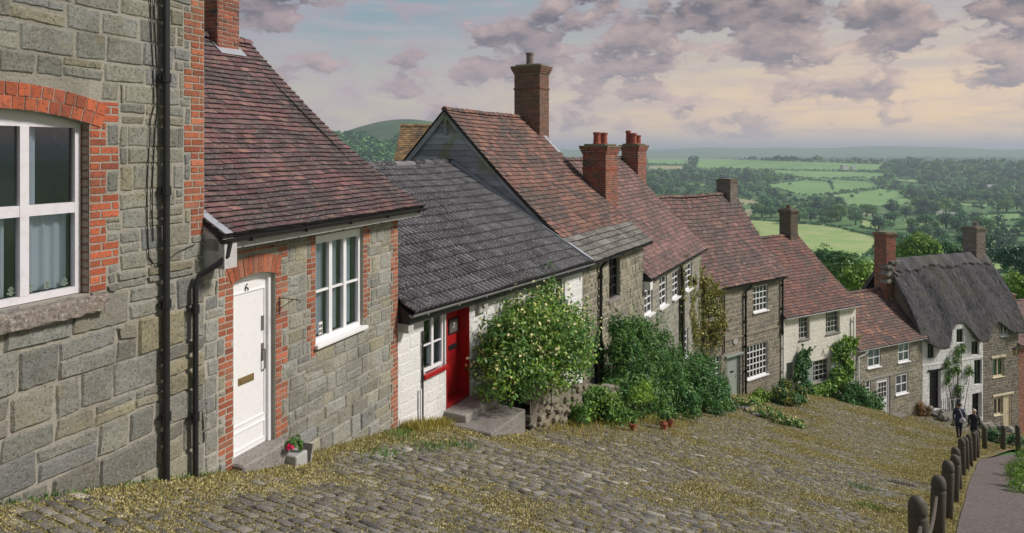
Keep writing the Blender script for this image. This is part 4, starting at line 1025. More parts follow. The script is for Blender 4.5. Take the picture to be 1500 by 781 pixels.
# --- small stone cottage with the white glazed door
Hh_ = House(G.P1, 1253.5, 2750, 1351, name='stone_cottage', label='small buff stone cottage with a white glazed door and mottled orange tiled roof')
Ho = Hh_; hoff = .22; hE = Ho.hp(1348, 496, hoff)[1]; hyR = 2.35; hzR = -8.2
hws = [(Ho.rect(1271, 1290, 510, 538), 2, 2), (Ho.rect(1315.5, 1332.5, 501.5, 530), 2, 2), (Ho.rect(1268, 1275.5, 557, 580), 1, 2), (Ho.rect(1312, 1330, 548, 577), 2, 2)]
hd = Ho.rect(1284.5, 1303.5, 554, 609)
front_wall(Ho, hE + .05, [w_[0] for w_ in hws] + [hd], (.15, .25), (.2, .42), 'buff_greensand', relief=.014, cell=.15, gap=.007)
for r, c_, n_ in hws: window(Ho, r, c_, n_, fr=.085, bar=.05, rec=.03, sillw=.07, curtain=[(0, 1, 1, 0, 'curtain_cloth')])
door(Ho, hd, fr=.09, rec=.08, panels=[(.12, .88, .06, .38)], glazed=(.12, .88, .5, .93, 3, 3), letter=(.5, .45, 'black_iron'), label='white front door with small panes')
zs = Ho.hp(1300, 551)[1]; mb = MB(); mb.box(.3, Ho.W - .6, -.03, .0, zs - .02, zs + .10, bev=.01); Ho.part('lintel', mb, ['slab_concrete'])
mb = MB(); mb.box(hd[0] - .1, hd[1] + .7, -.5, .05, hd[2] - .5, hd[2] - .0, bev=.02); Ho.part('doorstep', mb, ['slab_concrete'])
shell(Ho, 2 * hyR, hE, hyR, hzR - .08, 'buff_greensand')
tiled_roof(Ho, -.05, Ho.W + .02, (-hoff - .05, hE), (hyR, hzR), .18, .2, ['brown_clay_tile', 'stone_slate', 'underlay_edge_shade'], bell=.15, sag=.08, thick=.042)
eaves(Ho, 0, Ho.W, hoff, hE, 'white_paint', .11, 'white_paint', .045)
x_ = .1; pipe(Ho, [(x_ + .5, -hoff - .06, hE - .1), (x_ + .3, -hoff, hE - .3), (x_, -.1, hE - .4), (x_, -.1, Ho.gz(0, 0))], .045, 'white_paint')

# --- the thatched pair
I = House(Ho.P1, 1351, 3350, 1492, name='thatched_cottage', label='thatched cottage, whitewashed on the left and bare stone on the right, with eyebrow eaves')
sx = I.hp(1440, 0)[0]
iw = {'a': I.rect(1358.5, 1369, 503, 525), 'b': I.rect(1401, 1411.5, 482, 502), 'c': I.rect(1423, 1434, 500, 520), 'd': I.rect(1427, 1438, 527, 563), 'e': I.rect(1466, 1477, 475, 492), 'f': I.rect(1454, 1470.5, 524, 552), 'g': I.rect(1456, 1468.5, 583, 608)}
idr = I.rect(1361.5, 1378, 543, 600); idr2 = I.rect(1424, 1438, 576, 612); idr3 = I.rect(1469.5, 1481.5, 578, 628)
wt = I.hp(1415, 470)[1]
ec = [I.hp(a, b, .45) for a, b in ((1346, 489), (1352, 492), (1362, 501), (1374, 509), (1384, 512), (1393, 509), (1398, 500), (1403, 486), (1411, 476), (1422, 476), (1430, 487), (1437, 500), (1444, 502), (1452, 498), (1458, 487), (1464, 477), (1471, 474), (1478, 478), (1486, 486), (1496, 489))]
exs = np.array([e[0] for e in ec]); ezs = np.array([e[1] for e in ec])
wex = [(x, x + .101, float(np.interp(x + .05, exs, ezs)) + .22, 0) for x in np.arange(-.1, I.W + .1, .1)]
base_z = min(I.gz(0, 0), I.gz(I.W, 0)) - 1
front_wall(I, wt, [iw['a'], iw['b'], iw['c'], iw['d'], idr, idr2], (.16, .26), (.25, .5), 'white_stone', relief=.013, cell=.10, gap=.002, mort='white_stone', x1=sx, cut=wex, label='whitewashed rough stone wall')
front_wall(I, wt, [iw['e'], iw['f'], iw['g'], idr3], (.12, .22), (.18, .36), 'brown_stone', relief=.018, cell=.16, gap=.008, x0=sx, cut=wex, label='bare grey brown stone wall')
for k in 'abcd': window(I, iw[k], 2, 2, fr=.05, bar=.03, rec=.10, mat='black_paint', sill='none')
for k in 'efg': window(I, iw[k], 2, 1, fr=.08, bar=.05, rec=.06, mat='cream_paint' if k != 'e' else 'white_paint', mull={1: .07}, curtain=[(0, .4, 1, 0, 'curtain_cloth')])
door(I, idr, 'black_paint', 'black_paint', rec=.2, label='black front door'); door(I, idr2, 'black_paint', 'black_paint', rec=.25)
door(I, idr3, 'cream_paint', 'cream_paint', rec=.06, panels=[(.1, .9, .06, .46), (.1, .9, .54, .94)], label='cream front door')
mb = MB(); mb.box(idr[0] - .15, idr[1] + .15, -.06, .0, idr[3], idr[3] + .10); I.part('lintel', mb, ['black_paint'])
for r in (iw['f'], (iw['g'][0], idr3[1], 0, idr3[3])): mb = MB(); mb.box(r[0] - .15, r[1] + .15, -.06, .0, r[3] + .002, r[3] + .13, bev=.01); I.part('lintel', mb, ['cream_paint'])
zs = I.hp(1390, 531)[1]; mb = MB(); mb.box(0, sx, -.035, .0, zs, zs + .05); I.part('string_course', mb, ['white_stone'])
iyR = 2.35; izR = -6.63
shell(I, 2 * iyR, I.hp(1352, 495)[1], iyR, izR - .4, 'brown_stone')
mb = MB(); nx, nt = 120, 40; zlow = ezs.min(); xa, xb = -.28, I.W + .35
def th_p(x, t, up=0.0):
    ze = float(np.interp(x, exs, ezs)); ye = -.45 + .30 * (ze - zlow)
    s_ = t; y = ye + (iyR - ye) * s_; z = ze + (izR + .10 - ze) * s_
    belly = .20 * max(0, math.sin(math.pi * max(0, min(1, s_ * 1.02)))) ** .8
    # brow windows push the slope out above them
    wob = .05 * math.sin(x * 2.3 + 1) * math.sin(3 * t + .5) + .035 * math.sin(x * 5.1 + t * 4) + .09 * math.sin(math.pi * x / I.W) * t
    n_ = Vector((0, -(izR - ze), iyR - ye)).normalized(); k = belly + wob * (.3 + t) + up
    return (x, y + n_.y * k, z + n_.z * k)
P = []
xs_ = [xa + (xb - xa) * i / nx for i in range(nx + 1)]
row = []
P.append([(x, .3, float(np.interp(x, exs, ezs)) + .25) for x in xs_]); P.append([(x, th_p(x, 0)[1] + .22, th_p(x, 0)[2] - .02) for x in xs_]); P.append([(x, th_p(x, 0)[1] + .05, th_p(x, 0)[2] - .04) for x in xs_])
for j in range(nt + 1):
    t = j / nt; P.append([(lambda q: (q[0], q[1] + random.uniform(-.012, .012), q[2] + random.uniform(-.012, .012)))(th_p(x, t * .985 + .015)) for x in xs_])
for j in range(1, 6): t = 1 - j / 5; P.append([(x, 2 * iyR - th_p(x, t)[1], th_p(x, t)[2]) for x in xs_])
mb.grid(P, nx, len(P) - 1)
for side in (0, nx):
    n_ = len(P)
    mid = [(P[j][side][0], P[j][side][1] * .96 + .04 * iyR, P[j][side][2] - .32) for j in range(n_)]
    for j in range(2, n_ - 1): mb.q([P[j][side], P[j + 1][side], mid[j + 1], mid[j]])
I.part('roof', mb, ['thatch'], smooth=True, label='dark grey thatch curving up over the upper windows')
mb = MB(); P = []
for j, (t, u) in enumerate(((.835, -.02), (.836, .06), (.87, .075), (.93, .085), (1.0, .10))): P.append([th_p(x, t + (.012 * math.sin(x * 9) if j < 3 else 0), u) for x in xs_])
for t in (.93, .85): P.append([(x, 2 * iyR - th_p(x, t, .08)[1], th_p(x, t, .08)[2]) for x in xs_])
mb.grid(P, nx, len(P) - 1); I.part('thatch_ridge', mb, ['thatch'], smooth=True)
mb = MB()
for k in range(9000):
    x = random.uniform(xa, xb); t = random.uniform(0, .97); l = random.uniform(.10, .28) / 5; a = th_p(x, t, .0); b = th_p(x + random.uniform(-.05, .05), max(t - l, -.01), random.uniform(.01, .035)); w_ = random.uniform(.006, .014)
    mb.q([a, (b[0] - w_, b[1], b[2]), (b[0] + w_, b[1], b[2])])
I.part('loose_straw', mb, ['thatch'])
chimney(I, -.25, iyR - .1, .78, .85, izR - 2.2, -4.86, 'chimney_brick', corbel=2, label='red brick chimney at the uphill end', hb=.08, waist=False)
chimney(I, I.W - .45, iyR + .1, .85, .9, izR - 1, -4.9, 'pale_brick', pots=[(.1, 0, .15, .3)], potmat='pale_brick', corbel=2, label='weathered pale brick chimney at the downhill end', hb=.08, waist=False)
mb = MB()
for k in range(26):
    a = random.uniform(-.75, .12); c = random.uniform(-.9, .35); s_ = random.uniform(.08, .2); mb.box(a - s_, a + s_, iyR - .6 + random.uniform(-.25, .1), iyR - .2, izR + c - .3 - s_ * .6, izR + c - .3 + s_ * .6, bev=.03)
I.part('gable_stones', mb, ['dry_rock'])
lx, lz = I.hp(1487, 516, .5)
mb = MB(); mb.tube([(lx, .0, lz + .35), (lx, -.5, lz + .35), (lx, -.5, lz + .25)], .015, 6); mb.lathe([(.05, lz + .27), (.16, lz + .22), (.17, lz + .18), (.12, lz + .18)], lx, -.5, 6); mb.lathe([(.05, lz - .2), (.08, lz - .18), (.10, lz - .17)], lx, -.5, 6)
for k in range(4): t = math.pi / 4 + k * math.pi / 2; mb.tube([(lx + .14 * math.cos(t), -.5 + .14 * math.sin(t), lz + .18), (lx + .08 * math.cos(t), -.5 + .08 * math.sin(t), lz - .17)], .01, 4)
lm = I.part('wall_lantern', mb, ['black_iron']); mb = MB(); mb.lathe([(.07, lz - .165), (.13, lz + .17)], lx, -.5, 4); I.part('lantern_glass', mb, ['amber_glass'], lm)

# --- brick house past the thatch
J = House(I.P1, 1492, 3500, 1640, name='brick_house', label='red brick house at the bottom right edge, beyond the thatched cottage')
jE = -11.9
mb = MB(); jw = [(1.1, 2.0, -14.2, -13.0), (1.1, 2.0, -17, -15.9)]
backing(mb, .02, J.W, -21, jE, jw, 1); 
for r in courses(.02, J.W, -21, jE, (.075, .076), (.21, .24), jw, 0): block(mb, r, .005, .006, 0, .002, 0)
J.part('wall', mb, ['red_brick', 'mortar'])
for r in jw: window(J, r, 2, 2, sill='stone')
shell(J, 6, jE, 3, -10.1, 'red_brick')
tiled_roof(J, -.1, J.W + .1, (-.25, jE), (3, -10.1), .12, .18, ['pink_clay_tile', 'stone_slate', 'underlay_edge_shade'])
eaves(J, 0, J.W, .2, jE, 'white_paint')
jc = (1473 - CX) / F * 48; o_ = (Vector((jc, 48, 0)) - J.P0)
chimney(J, o_.dot(J.d), o_.dot(J.n), .8, .8, -12, -9.95, 'chimney_brick', pots=[(0, 0, .14, .3)], corbel=2, waist=False)

# --- small building behind the boarded gable, with a yellowed tile roof
K = House((-4.38, 26.0), 583, 60750, 700, z0=None, base=-9, name='outbuilding', label='small building behind the boarded gable with a lichen yellowed tile roof')
kE = -(236 - CY) / F * 26.0; kR = (CY - 184) / F * 27.5
shell(K, 3.4, kE, 1.7, kR - .05, 'fascia_board', x1=3.0)
mb = MB(); mb.q([(0, 0, -10), (3, 0, -10), (3, 0, kE), (0, 0, kE)]); K.part('wall', mb, ['buff_greensand'])
tiled_roof(K, -.1, 3.1, (-.2, kE), (1.7, kR), .13, .17, ['yellow_lichen_tile', 'stone_slate', 'underlay_edge_shade'], bell=.02, sag=.02)
eaves(K, -.1, 3.1, .15, kE, 'fascia_board', .14, None)
# ---------------------------------------------------------------- ground, road, path
def ray_ground(px, py, r0=60.0, r1=12000.0):
    u = (px - CX) / F; v = (py - CY) / F; ys = np.geomspace(r0, r1, 900)
    hh = Hh(u * ys, ys); below = (-v * ys) < hh; k = np.argmax(below)
    return None if not below.any() else (u * ys[k], ys[k], float(hh[k]))
def inpoly(px, py, poly):
    px = np.asarray(px); py = np.asarray(py); c = np.zeros(px.shape, dtype=bool); n = len(poly)
    for i in range(n):
        x0, y0 = poly[i]; x1, y1 = poly[(i + 1) % n]
        if y0 == y1: continue
        t = ((y0 > py) != (y1 > py)) & (px < (x1 - x0) * (py - y0) / (y1 - y0) + x0); c ^= t
    return c
FIELDS = [('pasture', [(1140, 300), (1185, 303), (1180, 308), (1140, 305)]), ('stubble', [(1232, 309), (1285, 312), (1280, 317), (1236, 314)]), ('pasture', [(1305, 262), (1352, 264), (1350, 269), (1308, 267)]), ('pasture', [(1386, 296), (1450, 300), (1446, 305), (1390, 302)]), ('meadow', [(1322, 322), (1378, 326), (1370, 333), (1326, 330)]), ('pasture', [(1000, 268), (1035, 270), (1032, 275), (1000, 273)]),
    ('pasture', [(1022, 232), (1292, 241), (1292, 251), (1022, 247)]), ('pasture', [(1110, 249), (1292, 253), (1296, 260), (1180, 262)]),
    ('pasture', [(1112, 272), (1180, 264), (1212, 266), (1224, 284), (1185, 288)]), ('pasture', [(1216, 263), (1275, 266), (1292, 275), (1222, 282)]),
    ('pasture', [(1214, 286), (1292, 277), (1312, 280), (1340, 297), (1296, 303), (1240, 301)]), ('pasture', [(948, 232), (1012, 232), (1012, 240), (948, 240)]),
    ('stubble', [(948, 243), (1006, 243), (1000, 249), (948, 249)]), ('stubble', [(1075, 290), (1108, 294), (1112, 300), (1080, 299)]), ('stubble', [(1080, 308), (1102, 306), (1104, 317), (1084, 318)]),
    ('meadow', [(1085, 321), (1140, 325), (1215, 331), (1275, 345), (1292, 356), (1265, 378), (1190, 372), (1100, 345)]), ('meadow', [(1262, 322), (1300, 328), (1286, 338), (1262, 334)]),
    ('meadow', [(1432, 384), (1475, 386), (1500, 392), (1500, 402), (1440, 398)]), ('pasture', [(1400, 318), (1440, 315), (1500, 312), (1500, 322), (1440, 326)]), ('pasture', [(1425, 336), (1500, 332), (1500, 340), (1430, 344)])]
rr = np.concatenate([np.geomspace(.6, 90, 190)[:-1], np.geomspace(90, 12000, 560)]); inner = np.radians(np.linspace(-46, 46, 430)); outer_a = np.radians(np.linspace(46, 314, 60))[1:-1]
aa_ = np.concatenate([inner, outer_a]); nA = len(aa_); nR = len(rr)
RR, AA = np.meshgrid(rr, aa_, indexing='ij'); GX, GY = RR * np.sin(AA), RR * np.cos(AA); GZ = Hh(GX, GY)
GZ = GZ - .14 * np.clip((60 - RR) / 10, 0, 1)
GV = np.stack([GX, GY, GZ], -1).reshape(-1, 3)
ii, jj = np.meshgrid(np.arange(nR - 1), np.arange(nA), indexing='ij'); j2 = (jj + 1) % nA
GF = np.stack([ii * nA + jj, (ii + 1) * nA + jj, (ii + 1) * nA + j2, ii * nA + j2], -1).reshape(-1, 4)
fc = GV[GF].mean(1); fy = np.maximum(fc[:, 1], .01); fpx = CX + F * fc[:, 0] / fy; fpy = CY - F * fc[:, 2] / fy
fid = np.zeros(len(GF), dtype=int); front = (fc[:, 1] > 150)
for k, (mt, poly) in enumerate(FIELDS): fid[front & inpoly(fpx, fpy, poly)] = k + 1
hs = (fc[:, 1] > 900) & (fc[:, 0] / fy < .3) & (np.hypot(fc[:, 0], fc[:, 1]) < 2600) & (fc[:, 0] / fy > -1.2) & (fid == 0); fid[hs] = 99
def sub_mesh(name, sel, mat):
    f = GF[sel]; u, inv = np.unique(f, return_inverse=True)
    return mesh_np(name, GV[u], inv.reshape(f.shape), None, [mat], smooth=True)
tag(sub_mesh('ground', fid == 0, 'rough_ground'), kind='structure')
tag(sub_mesh('hill', fid == 99, 'hillside'), kind='structure')
for k, (mt, poly) in enumerate(FIELDS):
    if (fid == k + 1).any(): tag(sub_mesh('field', fid == k + 1, mt), kind='structure')
FID = fid

def fpt(h, x): p = h.wpt(x, 0.0, 0); return (p.x, p.y)
Lp = np.array([(-8.4, -5), (-6.4, 0), (-5.577, 2.0), fpt(A, A.W), fpt(B, B.W), fpt(Cc, Cc.W), fpt(D, D.W), fpt(E, E.W), fpt(Fh, Fh.W), fpt(G, G.W), fpt(Ho, Ho.W), fpt(I, I.W), (40, 46)])
Rp = np.array([(-4.05, -5), (-2.2, -2.3), (-.9, -.4), (2.1, 3.92), (4.68, 7.65), (9.1, 14.05), (11.7, 17.9), (16.4, 24.7), (20.3, 28.3), (23.5, 30.5), (27, 32), (33, 35), (42, 38)])
cum = np.concatenate([[0], np.cumsum(np.hypot(*np.diff((Lp + Rp) / 2, axis=0).T))])
def ST(s, t):
    Lx, Ly = np.interp(s, cum, Lp[:, 0]), np.interp(s, cum, Lp[:, 1]); Rx, Ry = np.interp(s, cum, Rp[:, 0]), np.interp(s, cum, Rp[:, 1])
    return Lx + (Rx - Lx) * t, Ly + (Ry - Ly) * t
def sheet(name, f, ns, nt, up, mat, s0, s1, t0=0.0, t1=1.0):
    S, T_ = np.meshgrid(np.linspace(s0, s1, ns), np.linspace(t0, t1, nt), indexing='ij'); X, Y = f(S, T_); Z = Hh(X, Y) + up
    V = np.stack([X, Y, Z], -1).reshape(-1, 3); i, j = np.meshgrid(np.arange(ns - 1), np.arange(nt - 1), indexing='ij'); a = i * nt + j
    return mesh_np(name, V, np.stack([a, a + nt, a + nt + 1, a + 1], -1).reshape(-1, 4), None, [mat], smooth=True)
Send = cum[-1]
tag(sheet('road_verge', ST, 420, 70, -.006, 'mossy_soil', 0, Send, -.04, 1.05), kind='structure')
# setts: one raised stone each, laid in rows across the street
def vnoise(x, y, sc, seed=0):
    x = x * sc + seed * 17.3; y = y * sc - seed * 9.1; out = 0; amp = 1; tot = 0
    for o in range(4):
        xi, yi = np.floor(x), np.floor(y); fx, fy_ = x - xi, y - yi; fx = fx * fx * (3 - 2 * fx); fy_ = fy_ * fy_ * (3 - 2 * fy_)
        hsh = lambda a, b: (np.sin(a * 127.1 + b * 311.7 + seed) * 43758.5453) % 1.0
        out = out + amp * (hsh(xi, yi) * (1 - fx) * (1 - fy_) + hsh(xi + 1, yi) * fx * (1 - fy_) + hsh(xi, yi + 1) * (1 - fx) * fy_ + hsh(xi + 1, yi + 1) * fx * fy_)
        tot += amp; amp *= .55; x = x * 2.03 + 5; y = y * 2.03 + 3
    return out / tot
def moss_at(x, y, t):
    n = vnoise(x, y, .55, 3); n2 = vnoise(x, y, 1.9, 5)
    edge = np.exp(-((t) / .10) ** 2) * .20 + np.exp(-((1 - t) / .14) ** 2) * .22
    return n * .62 + n2 * .38 + edge + np.clip((np.hypot(x, y) - 14) / 20, 0, 1) * .03
rows_s = []; s = 2.2
while s < Send - .5: rows_s.append(s); s += random.uniform(.11, .16)
sa, sb, ta, tb = [], [], [], []
for s0, s1 in zip(rows_s, rows_s[1:]):
    X0, Y0 = ST(s0, 0.0); X1, Y1 = ST(s0, 1.0); Wd = math.hypot(X1 - X0, Y1 - Y0); t = random.uniform(-.03, 0) ; t = .01 - random.uniform(0, .02)
    while t < 1.0:
        w_ = random.uniform(.12, .30) / Wd; sa.append(s0); sb.append(s1); ta.append(t); tb.append(min(t + w_, 1.01)); t += w_
sa, sb, ta, tb = map(np.array, (sa, sb, ta, tb)); n = len(sa); g = .012
Wm = 8.0
cs = []
wob = lambda: RS.uniform(-.008, .008, n)
sk = RS.uniform(-.010, .010, n)
for (ss, tt, es, et) in ((sa, ta, 1, 1), (sa, tb, 1, -1), (sb, tb, -1, -1), (sb, ta, -1, 1)):
    for e in (.006, .020):
        S = ss + es * (g + e * .8) + wob() * .5 + sk * (et); T_ = tt + et * (g + e) / Wm + wob() / Wm; X, Y = ST(S, T_); cs.append((X, Y))
cxm, cym = cs[1][0], cs[1][1]; tm = (ta + tb) / 2
ms = moss_at(cxm, cym, tm)
top = .011 + RS.uniform(-.007, .007, n) - np.clip((ms - .55) / .12, 0, 1) * .009 * RS.uniform(.3, 1.4, n)
tilt = RS.uniform(-.004, .004, (4, n))
V = np.zeros((n, 8, 3))
for c in range(4):
    for e in range(2):
        X, Y = cs[c * 2 + e]; V[:, c * 2 + e, 0] = X; V[:, c * 2 + e, 1] = Y; V[:, c * 2 + e, 2] = Hh(X, Y) + (top + tilt[c] if e else top * .3 - .004)
b = np.arange(n)[:, None] * 8
Fq = np.concatenate([b + np.array([[1, 3, 5, 7]])] + [b + np.array([[2 * c, 2 * ((c + 1) % 4), 2 * ((c + 1) % 4) + 1, 2 * c + 1]]) for c in range(4)])
R = RS.rand(n, 3); R5 = np.tile(R, (5, 1))
tag(mesh_np('road_setts', V.reshape(-1, 3), Fq, R5, ['setts_stone'], smooth=False), kind='structure')
def tufts(name, X, Y, Z, size, hgt, mat, lean=.9, parent=None, loc=None, up=1.0):
    n = len(X); a = RS.uniform(0, 2 * np.pi, n); l = RS.uniform(0, lean, n); la = RS.uniform(0, 2 * np.pi, n); w_ = size * RS.uniform(.5, 1.2, n); h_ = hgt * RS.uniform(.4, 1.3, n)
    P = np.stack([X, Y, Z], -1); ax = np.stack([np.cos(a), np.sin(a), np.zeros(n)], -1) * w_[:, None] / 2
    upv = np.stack([np.cos(la) * np.sin(l), np.sin(la) * np.sin(l), np.cos(l)], -1) * h_[:, None]
    V = np.stack([P - upv * .1, P + ax + upv * .45, P + upv, P - ax + upv * .45], 1).reshape(-1, 3)
    Fq = np.arange(n * 4).reshape(-1, 4)
    return mesh_np(name, V, Fq, RS.rand(n, 3), [mat], parent, loc=loc)
# moss and short grass growing between the setts
N = 1400000; S = RS.uniform(0, 1, N) ** 1.35 * (Send - 4) + 2.4; T_ = RS.uniform(0, 1.02, N); X, Y = ST(S, T_)
ms = moss_at(X, Y, T_); keep = RS.rand(N) < np.clip((ms - .43) / .20, .30, 1) * np.clip(1.25 - Y / 60, .55, 1)
X, Y, ms = X[keep], Y[keep], ms[keep]; sz = np.clip(.012 + .0012 * Y, .018, .048)
tag(tufts('moss', X, Y, Hh(X, Y) + RS.uniform(-.002, .012, len(X)), sz, sz * (.6 + np.clip((ms - .57) * 6, 0, 1.1)), 'moss_tuft', 1.3), 'yellow green moss and short grass growing between the setts', 'moss', kind='stuff')
# footpath beyond the posts
Pp = Rp[:11]; dirs = np.gradient(Pp, axis=0); dirs /= np.hypot(dirs[:, 0], dirs[:, 1])[:, None]; nrm = np.stack([dirs[:, 1], -dirs[:, 0]], -1)
Pp = np.array([(-3.0, -4.1), (-.6, 0), (3.95, 6.6), (5.41, 8.7), (7, 11), (8.6, 13.3), (10.06, 15.4), (11.7, 17.7), (13.3, 19.9), (14.9, 22.2), (16.3, 24.1), (18.2, 25.8), (21.5, 27.6), (26, 29.5), (31, 31.5)])
pc = np.concatenate([[0], np.cumsum(np.hypot(*np.diff(Pp, axis=0).T))])
dirs = np.gradient(Pp, axis=0); dirs /= np.hypot(dirs[:, 0], dirs[:, 1])[:, None]; nrm = np.stack([dirs[:, 1], -dirs[:, 0]], -1)
def PT(s, t):
    x, y = np.interp(s, pc, Pp[:, 0]), np.interp(s, pc, Pp[:, 1]); nx_, ny_ = np.interp(s, pc, nrm[:, 0]), np.interp(s, pc, nrm[:, 1]); l = np.hypot(nx_, ny_)
    return x + nx_ / l * t, y + ny_ / l * t
tag(sheet('footpath', PT, 260, 10, .012, 'path_tarmac', 0, pc[-1] - 4, .17, 1.55), kind='structure')
tag(sheet('bank', PT, 200, 20, -.03, 'rough_ground', 0, pc[-1] - 2, 1.3, 7), kind='structure')

# ---------------------------------------------------------------- timber posts with rope
pr = empty('timber_post')
mb = MB(); R0 = .09
mb.lathe([(R0, -.5), (R0, .76), (R0 * .985, .775), (R0 * .90, .785), (R0 * .90, .80), (R0 * .99, .81), (R0 * .97, .87), (R0 * .85, .92), (R0 * .6, .955), (R0 * .25, .972), (.002, .975)], 0, 0, 20)
po = mb.build('shaft', ['post_wood'], pr, smooth=True)
mb = MB()
posts = [(3.95, 6.6), (5.41, 8.7), (7.0, 11.0), (8.6, 13.3), (10.06, 15.4), (11.6, 17.6), (13.1, 19.7), (14.5, 21.6), (15.75, 23.3), (16.75, 24.6), (17.5, 25.7), (18.7, 27.0), (19.85, 27.6), (21.0, 28.3)]
labs = ['nearest timber post, cut by the lower edge of the picture', 'second timber post from the near end of the row', 'third timber post from the near end of the row', 'fourth timber post from the near end of the row', 'fifth timber post from the near end of the row',
        'sixth timber post along the footpath', 'seventh timber post along the footpath', 'eighth timber post along the footpath', 'ninth timber post along the footpath', 'tenth timber post, last of the close line before the row turns',
        'post where the row turns, beside the walkers, leftmost of the four standing clear', 'second of the four clear standing posts across the path end', 'third of the four clear standing posts across the path end', 'rightmost timber post at the right edge, closing the path']
for k, (x, y) in enumerate(posts):
    o = pr if k == 0 else copy_tree(pr); o.location = (x, y, h1(x, y)); o.rotation_euler = (random.uniform(-.045, .045), random.uniform(-.045, .045), random.uniform(0, 6)); o.scale = (random.uniform(.94, 1.06),) * 2 + (random.uniform(.96, 1.03),)
    tag(o, labs[k], 'post', 'rounded timber posts along the footpath')
mb = MB()
(x0, y0), (x1, y1) = posts[0], posts[1]
for (xa, ya), (xb, yb), nm in ((posts[0], posts[1], 0), ((2.6, 4.6), posts[0], 1)):
    mb = MB(); za, zb = h1(xa, ya) + .66, h1(xb, yb) + .70; pts = []
    for k in range(13):
        t = k / 12; pts.append((xa + (xb - xa) * t, ya + (yb - ya) * t, za + (zb - za) * t - .28 * 4 * t * (1 - t)))
    mb.tube(pts, .022, 8); o = mb.build('barrier_rope', ['rope_fibre']); tag(o, ['sagging rope slung between the nearest two timber posts', 'rope running from the nearest post out of the picture'][nm], 'rope', 'ropes between the posts')
# iron gully grate in the road
gx, gy = 6.95, 12.9


v_ = (710 - CY) / F
for yy in np.arange(6, 30, .05):
    if -v_ * yy < h1(.572 * yy, yy): gx, gy = .572 * yy, yy; break
gr = empty('drain_grate', (gx, gy, h1(gx, gy)), math.atan2(-.48, .876))
sl_ = (h1(gx + .3 * .876, gy - .3 * .48) - h1(gx - .3 * .876, gy + .3 * .48)) / .6; sc_ = (h1(gx + .2 * .48, gy + .2 * .876) - h1(gx - .2 * .48, gy - .2 * .876)) / .4
gr.rotation_euler = (math.atan(sc_), -math.atan(sl_), math.atan2(-.48, .876)); gr.location.z += .02
mb = MB()
for (a, b, c, d) in ((-.26, .26, -.17, -.14), (-.26, .26, .14, .17), (-.26, -.23, -.14, .14), (.23, .26, -.14, .14)): mb.box(a, b, c, d, -.05, .02)
mb.build('frame', ['dull_metal'], gr); mb = MB()
for k in range(9): x = -.21 + k * .0525; mb.box(x - .009, x + .009, -.14, .14, -.02, .018)
mb.build('bar', ['dull_metal'], gr); mb = MB(); mb.box(-.23, .23, -.14, .14, -.05, -.045); mb.build('pit', ['room_dark'], gr)
tag(gr, 'iron drain grate set in the mossy setts beside the posts', 'drain grate')
# ---------------------------------------------------------------- leaves
def unit(n):
    v = RS.normal(size=(n, 3)); return v / np.linalg.norm(v, axis=1)[:, None]
def leaf_cloud(blobs, n, size, aspect=.5, clumps=26, csize=.34, fill=.35, up=.25, jit=.5):
    """blobs: (cx,cy,cz,rx,ry,rz). Leaves sit on many small clumps scattered over each blob."""
    Pn, Nn, Rn = [], [], []
    w_ = np.array([b[3] * b[5] + b[4] * b[5] + b[3] * b[4] for b in blobs]); w_ = w_ / w_.sum()
    for b, ww in zip(blobs, w_):
        m = max(8, int(n * ww)); k = max(4, int(clumps)); c = np.array(b[:3]); r = np.array(b[3:6])
        cd = unit(k); cd[:, 2] = np.where(cd[:, 2] < -.55, -cd[:, 2], cd[:, 2]); cc = cd * RS.uniform(.45, .92, (k, 1)); cr = csize * RS.uniform(.6, 1.25, k); shade = RS.rand(k)
        idx = RS.randint(0, k, m); d = unit(m); rad = np.where(RS.rand(m) < fill, RS.uniform(.2, 1, m), RS.uniform(.8, 1.12, m))
        p = cc[idx] + d * (cr[idx] * rad)[:, None]
        nrm = d + cc[idx] * .5 + np.array([0, 0, up]) + RS.normal(size=(m, 3)) * jit
        Pn.append(c + p * r); Nn.append(nrm); Rn.append(np.stack([np.clip(shade[idx] * .6 + RS.rand(m) * .4, 0, 1), RS.rand(m), RS.rand(m)], -1))
    P, N, R = np.concatenate(Pn), np.concatenate(Nn), np.concatenate(Rn); N /= np.linalg.norm(N, axis=1)[:, None]
    return leaf_quads(P, N, size, aspect) + (R,)
def leaf_quads(P, N, size, aspect):
    m = len(P); t = np.cross(N, unit(m)); t /= np.linalg.norm(t, axis=1)[:, None] + 1e-9; b = np.cross(N, t)
    L = size * RS.uniform(.6, 1.3, m)[:, None]; Wd = L * aspect
    V = np.stack([P - t * L * .5, P + b * Wd * .5 - t * L * .08 + N * L * .08, P + t * L * .5, P - b * Wd * .5 - t * L * .08 + N * L * .08], 1).reshape(-1, 3)
    return V, np.arange(m * 4).reshape(-1, 4)
